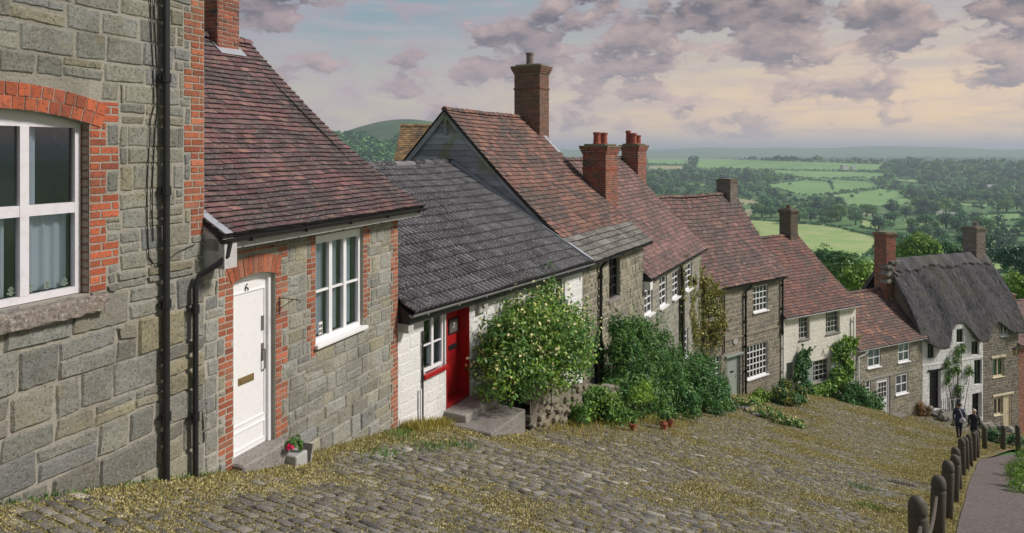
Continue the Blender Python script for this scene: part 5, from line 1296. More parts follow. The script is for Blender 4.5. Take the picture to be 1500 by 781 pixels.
def plant(name, label, cat, h, blobs, n, size, mat, aspect=.5, stems=6, group=None, blossom=None, mat2=None, frac2=.2, base=None, stemr=.012, part='foliage', **kw):
    """blobs in photo terms: (px, py, off, r) or (px, py, off, rx, ry, rz) on the plane off metres before wall h"""
    B_ = []
    for b in blobs:
        x, z = h.hp(b[0], b[1], b[2]); r = b[3:] if len(b) > 4 else (b[3],) * 3; B_.append((x, -b[2], z) + tuple(r))
    bx = float(np.mean([b[0] for b in B_])); by = float(np.mean([b[1] for b in B_])); p = h.wpt(bx, by, 0); bz = h1(p.x, p.y)
    B_ = [(b[0] - bx, b[1] - by, b[2] - bz) + b[3:] for b in B_]
    o = empty(name, (p.x, p.y, bz), h.rot); tag(o, label, cat, group)
    VV0 = leaf_cloud(B_, n, size, aspect, **kw)
    if mat2: V, Fq, R = leaf_cloud(B_, int(n * frac2), size, aspect, **kw); mesh_np(part, V, Fq, R, [mat2], o)
    nsh = int(n / 170); sp_, sn_ = [], []
    for k in range(nsh):
        b = B_[RS.randint(len(B_))]; d = unit(1)[0]; d[2] = abs(d[2]) * .9 + .1; d[1] = -abs(d[1]) * .7; c0 = np.array(b[:3]) + d * np.array(b[3:6]) * .85; dr = d * .6 + np.array([0, 0, .5]) + RS.normal(size=3) * .3; L0 = RS.uniform(.15, .6)
        for j in range(12): q_ = c0 + dr * L0 * j / 11 - np.array([0, 0, .25]) * (L0 * j / 11) ** 2; sp_.append(q_ + RS.normal(size=3) * .02); sn_.append(RS.normal(size=3) + np.array([0, -.3, .6]))
    if sp_ and stems: sp_, sn_ = np.array(sp_), np.array(sn_); sn_ /= np.linalg.norm(sn_, axis=1)[:, None]; V, Fq = leaf_quads(sp_, sn_, size, aspect); VV0 = (np.concatenate([VV0[0], V]), np.concatenate([VV0[1], Fq + len(VV0[0])]), np.concatenate([VV0[2], RS.rand(len(sp_), 3)]))
    mesh_np(part, *VV0, [mat], o)
    if blossom:
        k, s_, m_ = blossom; tb_ = [b[:2] + (b[2] + b[5] * .25,) + (b[3] * 1.03, b[4] * 1.03, b[5] * .95) for b in B_]
        V, Fq, R = leaf_cloud(tb_, k, s_, .8, fill=0); mesh_np('blossom', V, Fq, R, [m_], o)
    if stems:
        mb = MB()
        for k in range(stems):
            b = random.choice(B_); e = (b[0] + random.uniform(-.5, .5) * b[3], b[1] + random.uniform(-.5, .5) * b[4], b[2] + random.uniform(-.2, .7) * b[5]); s_ = (e[0] * .35, e[1] * .35, -.1)
            mb.tube([s_, (lerp(s_[0], e[0], .4) + .05, lerp(s_[1], e[1], .6), lerp(s_[2], e[2], .5)), e], [stemr, stemr * .8, stemr * .3], 5)
        mb.build('stem', ['bark'], o)
    return o

# --- in front of number 7
plant('flowering_shrub', 'big rounded honeysuckle shrub with cream blossom in front of the low white cottage', 'shrub', Cc,
      [(785, 515, .85, 1.1), (742, 520, .55, .85), (826, 500, .55, .9), (795, 465, .3, .75), (836, 535, .6, .62), (798, 432, .08, .32, .2, .55), (738, 560, .75, .6), (795, 548, 1.0, .6), (760, 480, .3, .6)],
      15000, .085, 'leaf_green', .55, stems=14, blossom=(1700, .065, 'blossom'), mat2='leaf_bright', frac2=.45, clumps=34, csize=.3)
def wall_obj(name, h, x, y, z=None): p = h.wpt(x, y, 0); return empty(name, (p.x, p.y, h1(p.x, p.y) if z is None else z), h.rot)
def tpart(o, name, mb, mats, smooth=False): return mb.build(name, mats, o, 0, smooth)
ps = wall_obj('porch_steps', Cc, cd_[0], 0); tag(ps, 'grey concrete porch slab and step below the red door', 'steps'); zz = cd_[2] - ps.location.z
mb = MB(); mb.box(-.08, cd_[1] - cd_[0] + .30, -.48, -.0, zz - .6, zz - .015, bev=.015); tpart(ps, 'step', mb, ['slab_concrete'])
xs0 = Cc.hp(770, 602, 1.1)[0] - cd_[0]; zs0 = (Cc.hp(770, 602, 1.1)[1] + Cc.hp(717, 634, 1.1)[1]) / 2 - ps.location.z; print('slab', xs0, zs0, zz); mb = MB(); mb.box(-.25, xs0, -1.10, -.0, zs0 - 1.2, zs0, bev=.02); tpart(ps, 'slab', mb, ['slab_concrete'])
rw = wall_obj('rubble_wall', Cc, cd_[0] + 1.5, -.95); tag(rw, 'low rubble wall holding up the earth under the flowering shrub', 'wall'); L_ = Cc.W - cd_[0] - 1.3
mb = MB()
for k in range(420):
    x = random.uniform(0, L_); z = random.uniform(-.9, .85) - x * .30; s_ = random.uniform(.04, .11); mb.box(x - s_, x + s_, -.07 + random.uniform(-.03, .03), .18, z - s_ * .55, z + s_ * .55, bev=.02)
mb.q([(0, .0, -1.5), (L_, 0, -2.8), (L_, 0, .8 - L_ * .3), (0, 0, .8)], m=0); mb.q([(0, 0, .8), (L_, 0, .8 - L_ * .3), (L_, .9, .8 - L_ * .3), (0, .9, .8)], m=0); tpart(rw, 'masonry', mb, ['brown_stone'])
hr_ = wall_obj('handrail', Cc, cd_[0] + 1.9, -1.0, ps.location.z + zz - .18); tag(hr_, 'rusty red iron handrail beside the porch slab', 'handrail')
mb = MB(); mb.tube([(0, 0, 0), (0, 0, 1.0)], .022, 8); tpart(hr_, 'post', mb, ['rusty_iron']); mb = MB(); mb.tube([(.02, 0, .97), (-.75, .02, 1.0), (-.85, .3, 1.0)], .018, 8); tpart(hr_, 'rail', mb, ['rusty_iron'])
# --- pot by the white door
def pot(h, px, py, off, r, hh, label, mat='terracotta', leaf='leaf_green', fl=None, lr=.16, n=350, lsz=.045, square=False, dz=0):
    x, z = h.hp(px, py, off); o = wall_obj('flower_pot', h, x, -off); tag(o, label, 'flower pot')
    mb = MB()
    if square: mb.box(-r, r, -r, r, -.02, hh, bev=.01)
    else: mb.lathe([(r * .7, -.02), (r * .95, hh * .8), (r * 1.1, hh * .8), (r * 1.1, hh), (r * .9, hh), (r * .85, hh * .85), (.01, hh * .85)], 0, 0, 16)
    tpart(o, 'pot', mb, [mat]); V, Fq, R = leaf_cloud([(0, 0, hh + lr * .6, lr, lr, lr * .8)], n, lsz, .6, clumps=9); mesh_np('foliage', V, Fq, R, [leaf], o)
    if fl: V, Fq, R = leaf_cloud([(fl[0], -.05, hh + fl[1], .055, .055, .05)], 160, .035, .9, clumps=5); mesh_np('flower', V, Fq, R, ['pink_petal'], o)
    return o
pot(B, 432, 650, .22, .11, .16, 'small pot with a bright pink flower at the foot of the brick edged white door', 'box_plastic', fl=(-.16, .12), square=True, lr=.13)
sl = wall_obj('slate_slab', B, B.hp(443, 650, .2)[0], -.2); tag(sl, 'small loose slate leaning beside the pot with the pink flower', 'slate'); mb = MB(); mb.box(-.015, .012, -.13, .08, -.03, .24, bev=.004); o = tpart(sl, 'slate', mb, ['slab_concrete']); o.rotation_euler = (0, .25, 0)
# --- shrubs in front of the stone cottages
plant('tall_shrub', 'tall upright dark green shrub with long pointed leaves in front of the boarded gable cottage', 'shrub', D,
      [(918, 535, .75, .8), (948, 520, .7, .9, .8, 1.1), (908, 505, .6, .5, .5, .8), (930, 490, .5, .5, .5, .6), (975, 560, .9, .8), (925, 580, 1.0, .9), (955, 590, 1.1, .75), (905, 580, .9, .5), (985, 530, .6, .55)],
      17000, .13, 'leaf_green', .28, stems=16, mat2='leaf_deep', frac2=.35, clumps=34, csize=.3)
plant('yellow_shrub', 'small yellow green shrub at the foot of the tall dark shrub', 'shrub', D, [(945, 575, 1.7, .35), (932, 583, 1.75, .28)], 900, .07, 'leaf_bright', .5, stems=4)
plant('leafy_shrub', 'lush spreading shrub below the pink roofed cottage, right of the tall dark shrub', 'shrub', E,
      [(1008, 560, .9, .95), (992, 590, 1.5, .75), (1022, 575, 1.4, .85), (1045, 588, 1.6, .75), (1062, 601, 1.7, .42), (1030, 545, .7, .8), (1052, 570, .5, .6)], 12000, .11, 'leaf_deep', .4, stems=10, mat2='leaf_green', frac2=.9, clumps=34, csize=.3)
plant('leafy_shrub', 'low fresh green plants spilling over the rubble wall beneath the black pipe', 'plants', D, [(862, 590, 1.0, .45), (880, 600, 1.2, .5), (900, 612, 1.4, .42), (850, 612, 1.2, .3), (917, 618, 1.3, .32)], 4600, .085, 'leaf_green', .5, stems=6, mat2='leaf_bright', frac2=.5)
for k, (px, py, h_, off, lab) in enumerate(((972, 602, D, 2.3, 'leftmost red pot on the road edge under the tall dark shrub'), (981, 598, D, 2.2, 'small red pot right of the others under the tall dark shrub'), (927, 611, D, 2.0, 'brown pot with a leafy plant in front of the yellow green shrub'))):
    pot(h_, px, py, off, .09, .18, lab, lr=.2, n=260, lsz=.07)
plant('climbing_plant', 'olive brown creeper climbing the corner of the green door cottage', 'climber', Fh, [(1030, 430, .35, .95, .25, .9), (1050, 440, .3, .6, .2, .8), (1056, 480, .25, .5, .2, .8), (1012, 430, .9, .5, .25, .9), (1010, 470, .9, .5, .25, .9), (1015, 500, .8, .6, .25, .7), (1040, 470, .25, .9, .22, .9), (1022, 500, .3, .8, .25, .8), (1048, 500, .2, .6, .2, .7), (1022, 405, .3, .5, .2, .5), (1016, 455, .35, .5, .25, .9), (1030, 530, .3, .6, .25, .5)],
      6200, .12, 'leaf_olive', .55, stems=12, mat2='leaf_rust', frac2=.10, clumps=40, csize=.22, fill=.1)
plant('climbing_plant', 'bare brown vine trunk climbing the downhill corner of the pink roofed cottage', 'climber', E, [(1000, 400, .1, .3, .12, .8), (1000, 440, .12, .25, .12, .7)], 260, .10, 'leaf_olive', .5, stems=14, stemr=.045)
def ground_at(px, py, r0=4, r1=60):
    u = (px - CX) / F; v = (py - CY) / F; ys = np.arange(r0, r1, .05); hh = Hh(u * ys, ys); b = (-v * ys) < hh; k = int(np.argmax(b)); return u * ys[k], ys[k], float(hh[k])
def gplant(name, label, pts, n, size, mat, cat='plants', aspect=.5, r0=15, mat2=None, group=None, **kw):
    G_ = [ground_at(p[0], p[1], p[4] if len(p) > 4 else r0) for p in pts]; c = np.mean(np.array(G_), 0); c[2] = h1(c[0], c[1]); o = empty(name, tuple(c)); tag(o, label, cat, group)
    V, Fq, R = leaf_cloud([(g_[0] - c[0], g_[1] - c[1], g_[2] - c[2] + p[3] * .3, p[2], p[2], p[3]) for g_, p in zip(G_, pts)], n, size, aspect, **kw); mesh_np('foliage', V, Fq, R, [mat], o)
    if mat2: V, Fq, R = leaf_cloud([(g_[0] - c[0], g_[1] - c[1], g_[2] - c[2] + p[3] * .4, p[2], p[2], p[3]) for g_, p in zip(G_, pts)], n // 3, size, aspect, **kw); mesh_np('foliage', V, Fq, R, [mat2], o)
    mb = MB()
    for g_, p in zip(G_, pts): x, y, z = g_[0] - c[0], g_[1] - c[1], g_[2] - c[2]; mb.tube([(x, y, z - .1), (x + .05, y, z + p[3] * .8)], [.015, .006], 5)
    mb.build('stem', ['bark'], o)
    return o
gplant('flower_bed', 'strip of low grey green plants running down the mound before the green door', [(1100, 600, .5, .35), (1115, 608, .5, .3), (1130, 615, .45, .3), (1145, 622, .4, .28), (1160, 628, .4, .25), (1172, 632, .3, .2), (1085, 596, .4, .3)], 3000, .10, 'leaf_green', mat2='blossom', r0=24)
gplant('flower_bed', 'dark bushy plants against the cream cottage beside the white pipe', [(1140, 590, .5, .55), (1158, 594, .5, .5), (1172, 592, .4, .6), (1150, 580, .4, .6)], 3200, .12, 'leaf_deep', r0=29, mat2='leaf_olive')
gplant('flower_bed', 'fresh green clump beside the green front door', [(1115, 588, .55, .45), (1105, 592, .4, .3)], 1400, .10, 'leaf_bright', r0=27)
lw = [(1062, 585), (1078, 592), (1095, 600), (1112, 605)]
for k, (a, b, n_) in enumerate(((0, 1, 5), (1, 2, 5), (2, 3, 4))):
    pass
o = empty('rockery', ground_at(1085, 597, 24)); tag(o, 'loose stones edging the mound below the green door', 'stones'); mb = MB(); oc = Vector(o.location)
for k in range(26):
    t = k / 25; g_ = Vector(ground_at(lerp(1058, 1120, t) + random.uniform(-4, 4), lerp(585, 612, t) + random.uniform(-2, 2), 24)) - oc; s_ = random.uniform(.08, .2); mb = MB(); mb.box(g_.x - s_, g_.x + s_, g_.y - s_, g_.y + s_, g_.z - .05, g_.z + s_ * .7, bev=.03); mb.build('stone', ['dry_rock'], o)
plant('climbing_plant', 'bright green creeper spilling round the right side of the cream cottage window', 'climber', G, [(1232, 520, .2, .7, .2, .8), (1245, 510, .2, .6, .2, .6), (1228, 560, .25, .9, .25, .8), (1208, 575, .3, .9, .3, .5), (1242, 545, .2, .5, .2, .8), (1190, 577, .3, .6, .3, .4)], 5600, .14, 'leaf_bright', .7, stems=8, mat2='leaf_green', frac2=.6, clumps=36, csize=.26)
plant('climbing_plant', 'dark creeper on the left of the cream cottage window', 'climber', G, [(1178, 530, .2, .5, .2, .6), (1172, 550, .25, .5, .25, .8), (1180, 575, .3, .6, .3, .6)], 2600, .13, 'leaf_deep', .7, stems=5, mat2='leaf_green')
plant('round_bush', 'dense dark green bush left of the white glazed door', 'bush', G, [(1250, 588, .9, .95), (1265, 592, 1.0, .85), (1238, 600, 1.1, .7), (1277, 600, 1.1, .6)], 7000, .13, 'leaf_deep', .55, stems=6, mat2='leaf_green', frac2=.5, clumps=40, csize=.28)
plant('climbing_rose', 'thin climbing roses trained up the whitewashed thatched cottage', 'climber', I, [(1403, 525, .12, .35, .12, .7), (1400, 545, .12, .5, .12, .4), (1421, 545, .12, .35, .12, .4), (1388, 540, .1, .25, .1, .7), (1390, 560, .1, .3, .1, .5), (1410, 512, .1, .3, .1, .4), (1405, 575, .1, .4, .1, .5)], 1100, .13, 'leaf_green', .6, stems=16, stemr=.02, blossom=(16, .12, 'blossom'), fill=.1)
gplant('round_bush', 'rust coloured bush in a pot at the left corner of the thatched cottage', [(1349, 609, .45, .6)], 900, .11, 'leaf_rust', 'bush', r0=34, mat2='leaf_olive')
gplant('round_bush', 'small dark bush left of the cream door on the bare stone side', [(1460, 622, .5, .5), (1450, 624, .4, .4)], 1300, .12, 'leaf_deep', 'bush', r0=36)
gplant('round_bush', 'small dark bush right of the cream door at the far corner', [(1488, 630, .5, .45)], 800, .12, 'leaf_deep', 'bush', r0=36)
gplant('path_plants', 'mossy green cushion plants over the wall at the right edge of the footpath', [(1492, 700, .38, .40), (1503, 684, .4, .45), (1500, 716, .38, .42), (1512, 700, .5, .6), (1492, 722, .25, .2)], 5200, .05, 'leaf_bright', r0=11, mat2='leaf_green')
o = empty('rubble_wall', ground_at(1488, 662, 18)); tag(o, 'low pale rock wall at the right edge of the footpath', 'wall'); mb = MB(); oc = Vector(o.location)
for k in range(34):
    g_ = Vector(PT(lerp(pc[7] + .2, pc[10], k / 33), 1.62 + random.uniform(-.08, .1)) + (0,)); g_.z = h1(g_.x, g_.y); g_ -= oc; s_ = random.uniform(.12, .24); mb.box(g_.x - s_, g_.x + s_, g_.y - s_, g_.y + s_, g_.z - .1, g_.z + random.uniform(.2, .45), bev=.05)
mb.build('masonry', ['slab_concrete'], o)
# boulders, steps and railing before the black door
o = wall_obj('boulders', I, 1.6, -1.0); tag(o, 'big grey boulders and steps below the black door of the thatched cottage', 'rocks'); mb = MB(); oc = Vector(o.location)
for k in range(34):
    x = random.uniform(-1.4, 3.2); y = random.uniform(-.9, .7); s_ = random.uniform(.15, .4); z = I.gz(x + 1.6, -1 + y) - oc.z + .1 + max(0, y + .3) * .35
    mb = MB(); mb.tube([(x - s_, y, z), (x - s_ * .5, y, z + .05), (x + s_ * .5, y + .05, z + .02), (x + s_, y, z)], [s_ * .25, s_ * .65, s_ * .6, s_ * .2], 7); tpart(o, 'boulder', mb, ['dry_rock'])
mb = MB()
mb.box(idr[0] - 1.8, idr[1] - 1.4, -.2, 1.0, -1, idr[2] - oc.z - .02, bev=.03); tpart(o, 'step', mb, ['dry_rock'])
rx0, rz0 = I.hp(1379, 603, .5); rx1, rz1 = I.hp(1405, 603, .5)
o = wall_obj('iron_railing', I, rx0, -.5); tag(o, 'short black iron railing right of the black door', 'railing'); oz = o.location.z; zt = I.hp(1390, 584, .5)[1] - oz; zb = I.hp(1390, 606, .5)[1] - oz
n_ = 9
for k in range(n_ + 1): mb = MB(); x = (rx1 - rx0) * k / n_; mb.tube([(x, 0, zb - .3), (x, 0, zt), (x, 0, zt + .08)], [.014, .014, .004], 6); tpart(o, 'baluster', mb, ['black_iron'])
mb = MB()
for z in (zt - .1, zb + .1): mb.tube([(0, 0, z), (rx1 - rx0, 0, z)], .013, 6); 
tpart(o, 'rail', mb, ['black_iron'])
# grass tufts at the foot of the walls
def wall_grass(h, xa, xb, n, mat, hg, out=.4, label='', name='grass'):
    x = RS.uniform(xa, xb, n); y = -np.abs(RS.normal(0, out * .5, n)) - .01; X = h.P0.x + h.d.x * x + h.n.x * y; Y = h.P0.y + h.d.y * x + h.n.y * y
    tag(tufts(name, X, Y, Hh(X, Y), .012, hg, mat, .7), label, 'grass', kind='stuff')
wall_grass(B, bd[1] + .5, B.W, 1500, 'moss_tuft', .06, .4, 'short grass along the foot of the stone wall by the white door')
wall_grass(Cc, 0, cd_[0] - .1, 1800, 'straw_grass', .16, .35, 'dry grass at the foot of the white wall left of the red door')
wall_grass(Cc, cd_[0] + 1.6, Cc.W + 3, 7000, 'straw_grass', .17, 2.6, 'yellow green grass below the porch slab and rubble wall')
wall_grass(A, 3.0, A.W + .8, 500, 'leaf_green', .06, .10, 'weeds at the foot of the black downpipes')
for k in range(7):
    g_ = ground_at(*[(592, 634), (583, 640), (672, 655), (628, 655), (1262, 716), (1275, 745), (560, 668)][k], 4)
    X = g_[0] + RS.normal(0, .16, 160); Y = g_[1] + RS.normal(0, .16, 160)
    tag(tufts('grass_tuft', X, Y, Hh(X, Y), .012, .10, 'leaf_green', .8), 'scattered green tufts of longer grass on the mossy setts', 'grass', kind='stuff')

X, Y = PT(RS.uniform(0, pc[-1] - 3, 26000), 1.5 + np.abs(RS.normal(0, 1.8, 26000))); tag(tufts('grass', X, Y, Hh(X, Y) - .03, .02, .13, 'leaf_green', .8), 'rough grass on the bank right of the footpath', 'grass', kind='stuff')
# ---------------------------------------------------------------- trees
def crown_arrays(n, size, k=40, cs=.30, flat=.85, seed=0):
    return leaf_cloud([(0, 0, 0, .72, .72, .72 * flat), (.3, .15, -.2, .5, .5, .4), (-.28, -.2, -.1, .5, .5, .45), (0, -.3, -.25, .5, .45, .4)], n, size, .7, clumps=k, csize=cs, fill=.15, up=.4)
def trunk_mb(rt, hh, spread, limbs=6):
    mb = MB(); mb.tube([(0, 0, -1.5), (0, 0, hh * .3), (.1 * spread, 0, hh * .65), (.05 * spread, 0, hh)], [rt * 1.3, rt, rt * .75, rt * .3], 8)
    for k in range(limbs):
        a = k * 2.4 + random.random(); z = hh * random.uniform(.35, .75); e = spread * random.uniform(.5, .8); mb.tube([(0, 0, z), (math.cos(a) * e * .5, math.sin(a) * e * .5, z + hh * .12), (math.cos(a) * e, math.sin(a) * e, z + hh * .28)], [rt * .45, rt * .3, rt * .1], 6)
    return mb
def near_tree(px, py, dist, rad, n, size, mat, label, flat=1.0, mat2=None):
    x = (px - CX) / F * dist; z = -(py - CY) / F * dist; g_ = h1(x, dist); o = empty('broadleaf_tree', (x, dist, g_)); tag(o, label, 'tree')
    ch = z - g_
    bl = [(0, 0, ch, rad * .75, rad * .75, rad * .72 * flat)] + [(rad * .55 * math.cos(a), rad * .55 * math.sin(a), ch - rad * random.uniform(.0, .4), rad * .5, rad * .5, rad * .5 * flat) for a in (0.3, 1.5, 2.6, 3.8, 5.1)] + [(rad * .3, 0, ch - rad * .7 * flat, rad * .6, rad * .6, rad * .5 * flat)]
    V, Fq, R = leaf_cloud(bl, n, size, .65, clumps=30, csize=.3, fill=.15, up=.4); mesh_np('crown', V, Fq, R, [mat], o)
    if mat2: V, Fq, R = leaf_cloud(bl, n // 2, size, .65, clumps=30, csize=.3, fill=.15, up=.4); mesh_np('crown', V, Fq, R, [mat2], o)
    trunk_mb(rad * .07, ch, rad * .6).build('trunk', ['bark'], o)
for a in ((1213, 385, 70, 2.3, 4500, .26, 'leaf_deep', 'dark tree just behind the roof of the cream cottage'), (1238, 400, 64, 2.6, 5500, .26, 'leaf_green', 'mid green tree behind the roof slope, left of the red brick chimney'),
          (1268, 412, 60, 2.2, 5000, .24, 'leaf_bright', 'bright yellow green tree against the red brick chimney of the thatched cottage', 1.1), (1295, 400, 70, 1.8, 3000, .26, 'leaf_green', 'small tree peeping out behind the red brick chimney', 1.0),
          (1345, 360, 92, 3.0, 6500, .3, 'leaf_bright', 'bright green rounded tree above the ridge of the thatch', .85, 'leaf_green'), (1385, 368, 96, 2.3, 4000, .3, 'leaf_deep', 'darker tree above the thatch ridge, right of the bright one', .8),
          (1462, 422, 70, 2.6, 6000, .26, 'leaf_bright', 'bright green tree right of the thatched roof, above the brick chimney', .85, 'leaf_green'), (1497, 418, 66, 2.2, 4200, .26, 'leaf_bright', 'bright green tree cut by the right edge'),
          (1492, 378, 105, 3.4, 6000, .34, 'wood_leaf_dark', 'tall very dark tree at the right edge', 1.0), (1434, 358, 230, 6.0, 3600, .8, 'wood_leaf_dark', 'tall blue green tree standing alone right of the pale chimney', 1.7), (1310, 395, 80, 1.8, 2500, .28, 'leaf_green', 'bush like tree between chimney and thatch ridge')):
    near_tree(*a[:8], **({'flat': a[8]} if len(a) > 8 else {}), **({'mat2': a[9]} if len(a) > 9 else {}))
# valley trees: the ones that show largest are things, the rest one woodland
protos = []
for k, mt in enumerate(('wood_leaf', 'wood_leaf', 'wood_leaf_light', 'wood_leaf_dark', 'wood_leaf', 'wood_leaf_dark')):
    r_ = empty('valley_tree'); V, Fq, R = crown_arrays(1500, .11, 30, .30, (.85, .75, .9, 1.0, .7, .8)[k]); V = V + np.array([0, 0, .78])
    mesh_np('crown', V, Fq, R, [mt], r_); trunk_mb(.07, 1.0, .4, 5).build('trunk', ['bark'], r_); protos.append(r_)
spots = []; rnd_ = random.Random(5)
def world_at(px, py):
    return ray_ground(px, py, 110, 9000)
py = 400.0
while py > 233:
    g_ = world_at(1200, py) or world_at(1000, py); dist = g_[1] if g_ else 3000
    rpx = max(2.0, 10.0 / dist * F); px = 470.0 + rnd_.uniform(0, rpx)
    while px < 1530:
        x_, y_ = px + rnd_.uniform(-.5, .5) * rpx, py + rnd_.uniform(-.4, .4) * rpx; px += rpx * rnd_.uniform(.8, 1.35)
        if 640 < px < 930: continue
        yb = y_ + .0
        infield = any(bool(inpoly(np.array([x_]), np.array([yb]), poly)[0]) or bool(inpoly(np.array([x_]), np.array([yb - rpx * .9]), poly)[0]) for _, poly in FIELDS)
        if infield: continue
        if 400 < dist < 700 and rnd_.random() < .12: continue
        w_ = world_at(x_, y_)
        if w_ is None: continue
        spots.append((w_, rnd_.choice((5.5, 7, 8, 9.5, 12)) * rnd_.uniform(.85, 1.15) * (1.0 if dist < 1500 else 1.15)))
    py -= max(.9, rpx * .42)
py = 231.0
while py > 200:
    px = 480.0
    while px < 620:
        w_ = ray_ground(px + rnd_.uniform(-2, 2), py, 400, 2600)
        if w_ and w_[1] < 2500 and py > 203 + 9 * math.sin(px / 17): spots.append((w_, rnd_.uniform(7, 12)))
        px += rnd_.uniform(3.5, 6)
    py -= 1.8
for _, poly in FIELDS:          # hedgerow trees along the field edges
    for (a, b) in zip(poly, poly[1:] + poly[:1]):
        n_ = int(math.hypot(b[0] - a[0], b[1] - a[1]) / 2.2)
        for k in range(n_):
            if rnd_.random() < .25: continue
            t = k / max(1, n_); w_ = world_at(a[0] + (b[0] - a[0]) * t, a[1] + (b[1] - a[1]) * t + .3)
            if w_: spots.append((w_, min(rnd_.uniform(1.6, 3.0), 3.2) * (1.0 if w_[1] < 1200 else 1.5)))
for k in range(60):             # lone trees
    px, py = rnd_.uniform(960, 1500), rnd_.uniform(258, 315); w_ = world_at(px, py); spots.append((w_, rnd_.uniform(3.5, 6.0)))
spots.sort(key=lambda s_: -s_[1] / s_[0][1])
vis = [s_ for s_ in spots if 940 < CX + F * s_[0][0] / s_[0][1] < 1510][:270]; ids = set(id(s_) for s_ in vis); rest = [s_ for s_ in spots if id(s_) not in ids]
for k, (w_, r_) in enumerate(vis):
    if k < 6: o = protos[k]
    else: o = copy_tree(protos[rnd_.randint(0, 5)])
    o.location = w_; o.scale = (r_, r_ * rnd_.uniform(.85, 1.15), r_ * rnd_.uniform(.85, 1.15)); o.rotation_euler = (0, 0, rnd_.uniform(0, 6.28))
    tag(o, 'round leafy tree among many alike in the wooded valley beyond the roofs', 'tree', 'trees in the valley beyond the roofs')
pv = []
for k in range(4): V, Fq, R = crown_arrays(130, .34, 9, .36, .85); pv.append((V + np.array([0, 0, .7]), R))
VV, RRr = [], []
for (w_, r_) in rest:
    V, R = pv[rnd_.randint(0, 3)]; a = rnd_.uniform(0, 6.28); ca, sa_ = math.cos(a), math.sin(a); s_ = r_
    VV.append(np.stack([(V[:, 0] * ca - V[:, 1] * sa_) * s_ + w_[0], (V[:, 0] * sa_ + V[:, 1] * ca) * s_ + w_[1], V[:, 2] * s_ * .95 + w_[2] - .5], -1)); RRr.append(np.clip(R * .35 + rnd_.choice((0, .1, .3, .65)), 0, 1))
VV = np.concatenate(VV); RRr = np.concatenate(RRr)
tag(mesh_np('woodland', VV, np.arange(len(VV)).reshape(-1, 4), RRr, ['wood_leaf']), 'blue green woodland filling the valley and the hill beyond', 'woodland', kind='stuff')
print('trees', len(vis), len(rest))
# far buildings
for (px, py, w_, d_, hh, lab) in ((1392, 322, 18, 8, 3.5, 'long low pale barn roof among the valley trees'), (1236, 249.5, 16, 10, 8, 'largest far farmhouse among trees at the field edge'), (1250, 250, 14, 8, 6, 'second far farmhouse at the field edge'), (1372, 314, 10, 8, 4, 'small white house above the long low barn'), (1450, 279, 40, 12, 5, 'far pale shed at the right in the valley')):
    g_ = ray_ground(px, py, 200); o = empty('farm_building', g_, .3); tag(o, lab, 'building'); mb = MB(); mb.box(-w_ / 2, w_ / 2, -d_ / 2, d_ / 2, -2, hh + 3); mb.build('wall', ['far_wall'], o)
    mb = MB(); mb.q([(-w_ / 2 - .5, -d_ / 2 - .5, hh + 2.8), (w_ / 2 + .5, -d_ / 2 - .5, hh + 2.8), (w_ / 2 + .5, 0, hh + 3 + d_ * .3), (-w_ / 2 - .5, 0, hh + 3 + d_ * .3)]); mb.q([(-w_ / 2 - .5, d_ / 2 + .5, hh + 2.8), (w_ / 2 + .5, d_ / 2 + .5, hh + 2.8), (w_ / 2 + .5, 0, hh + 3 + d_ * .3), (-w_ / 2 - .5, 0, hh + 3 + d_ * .3)]); mb.build('roof', ['far_roof'], o)

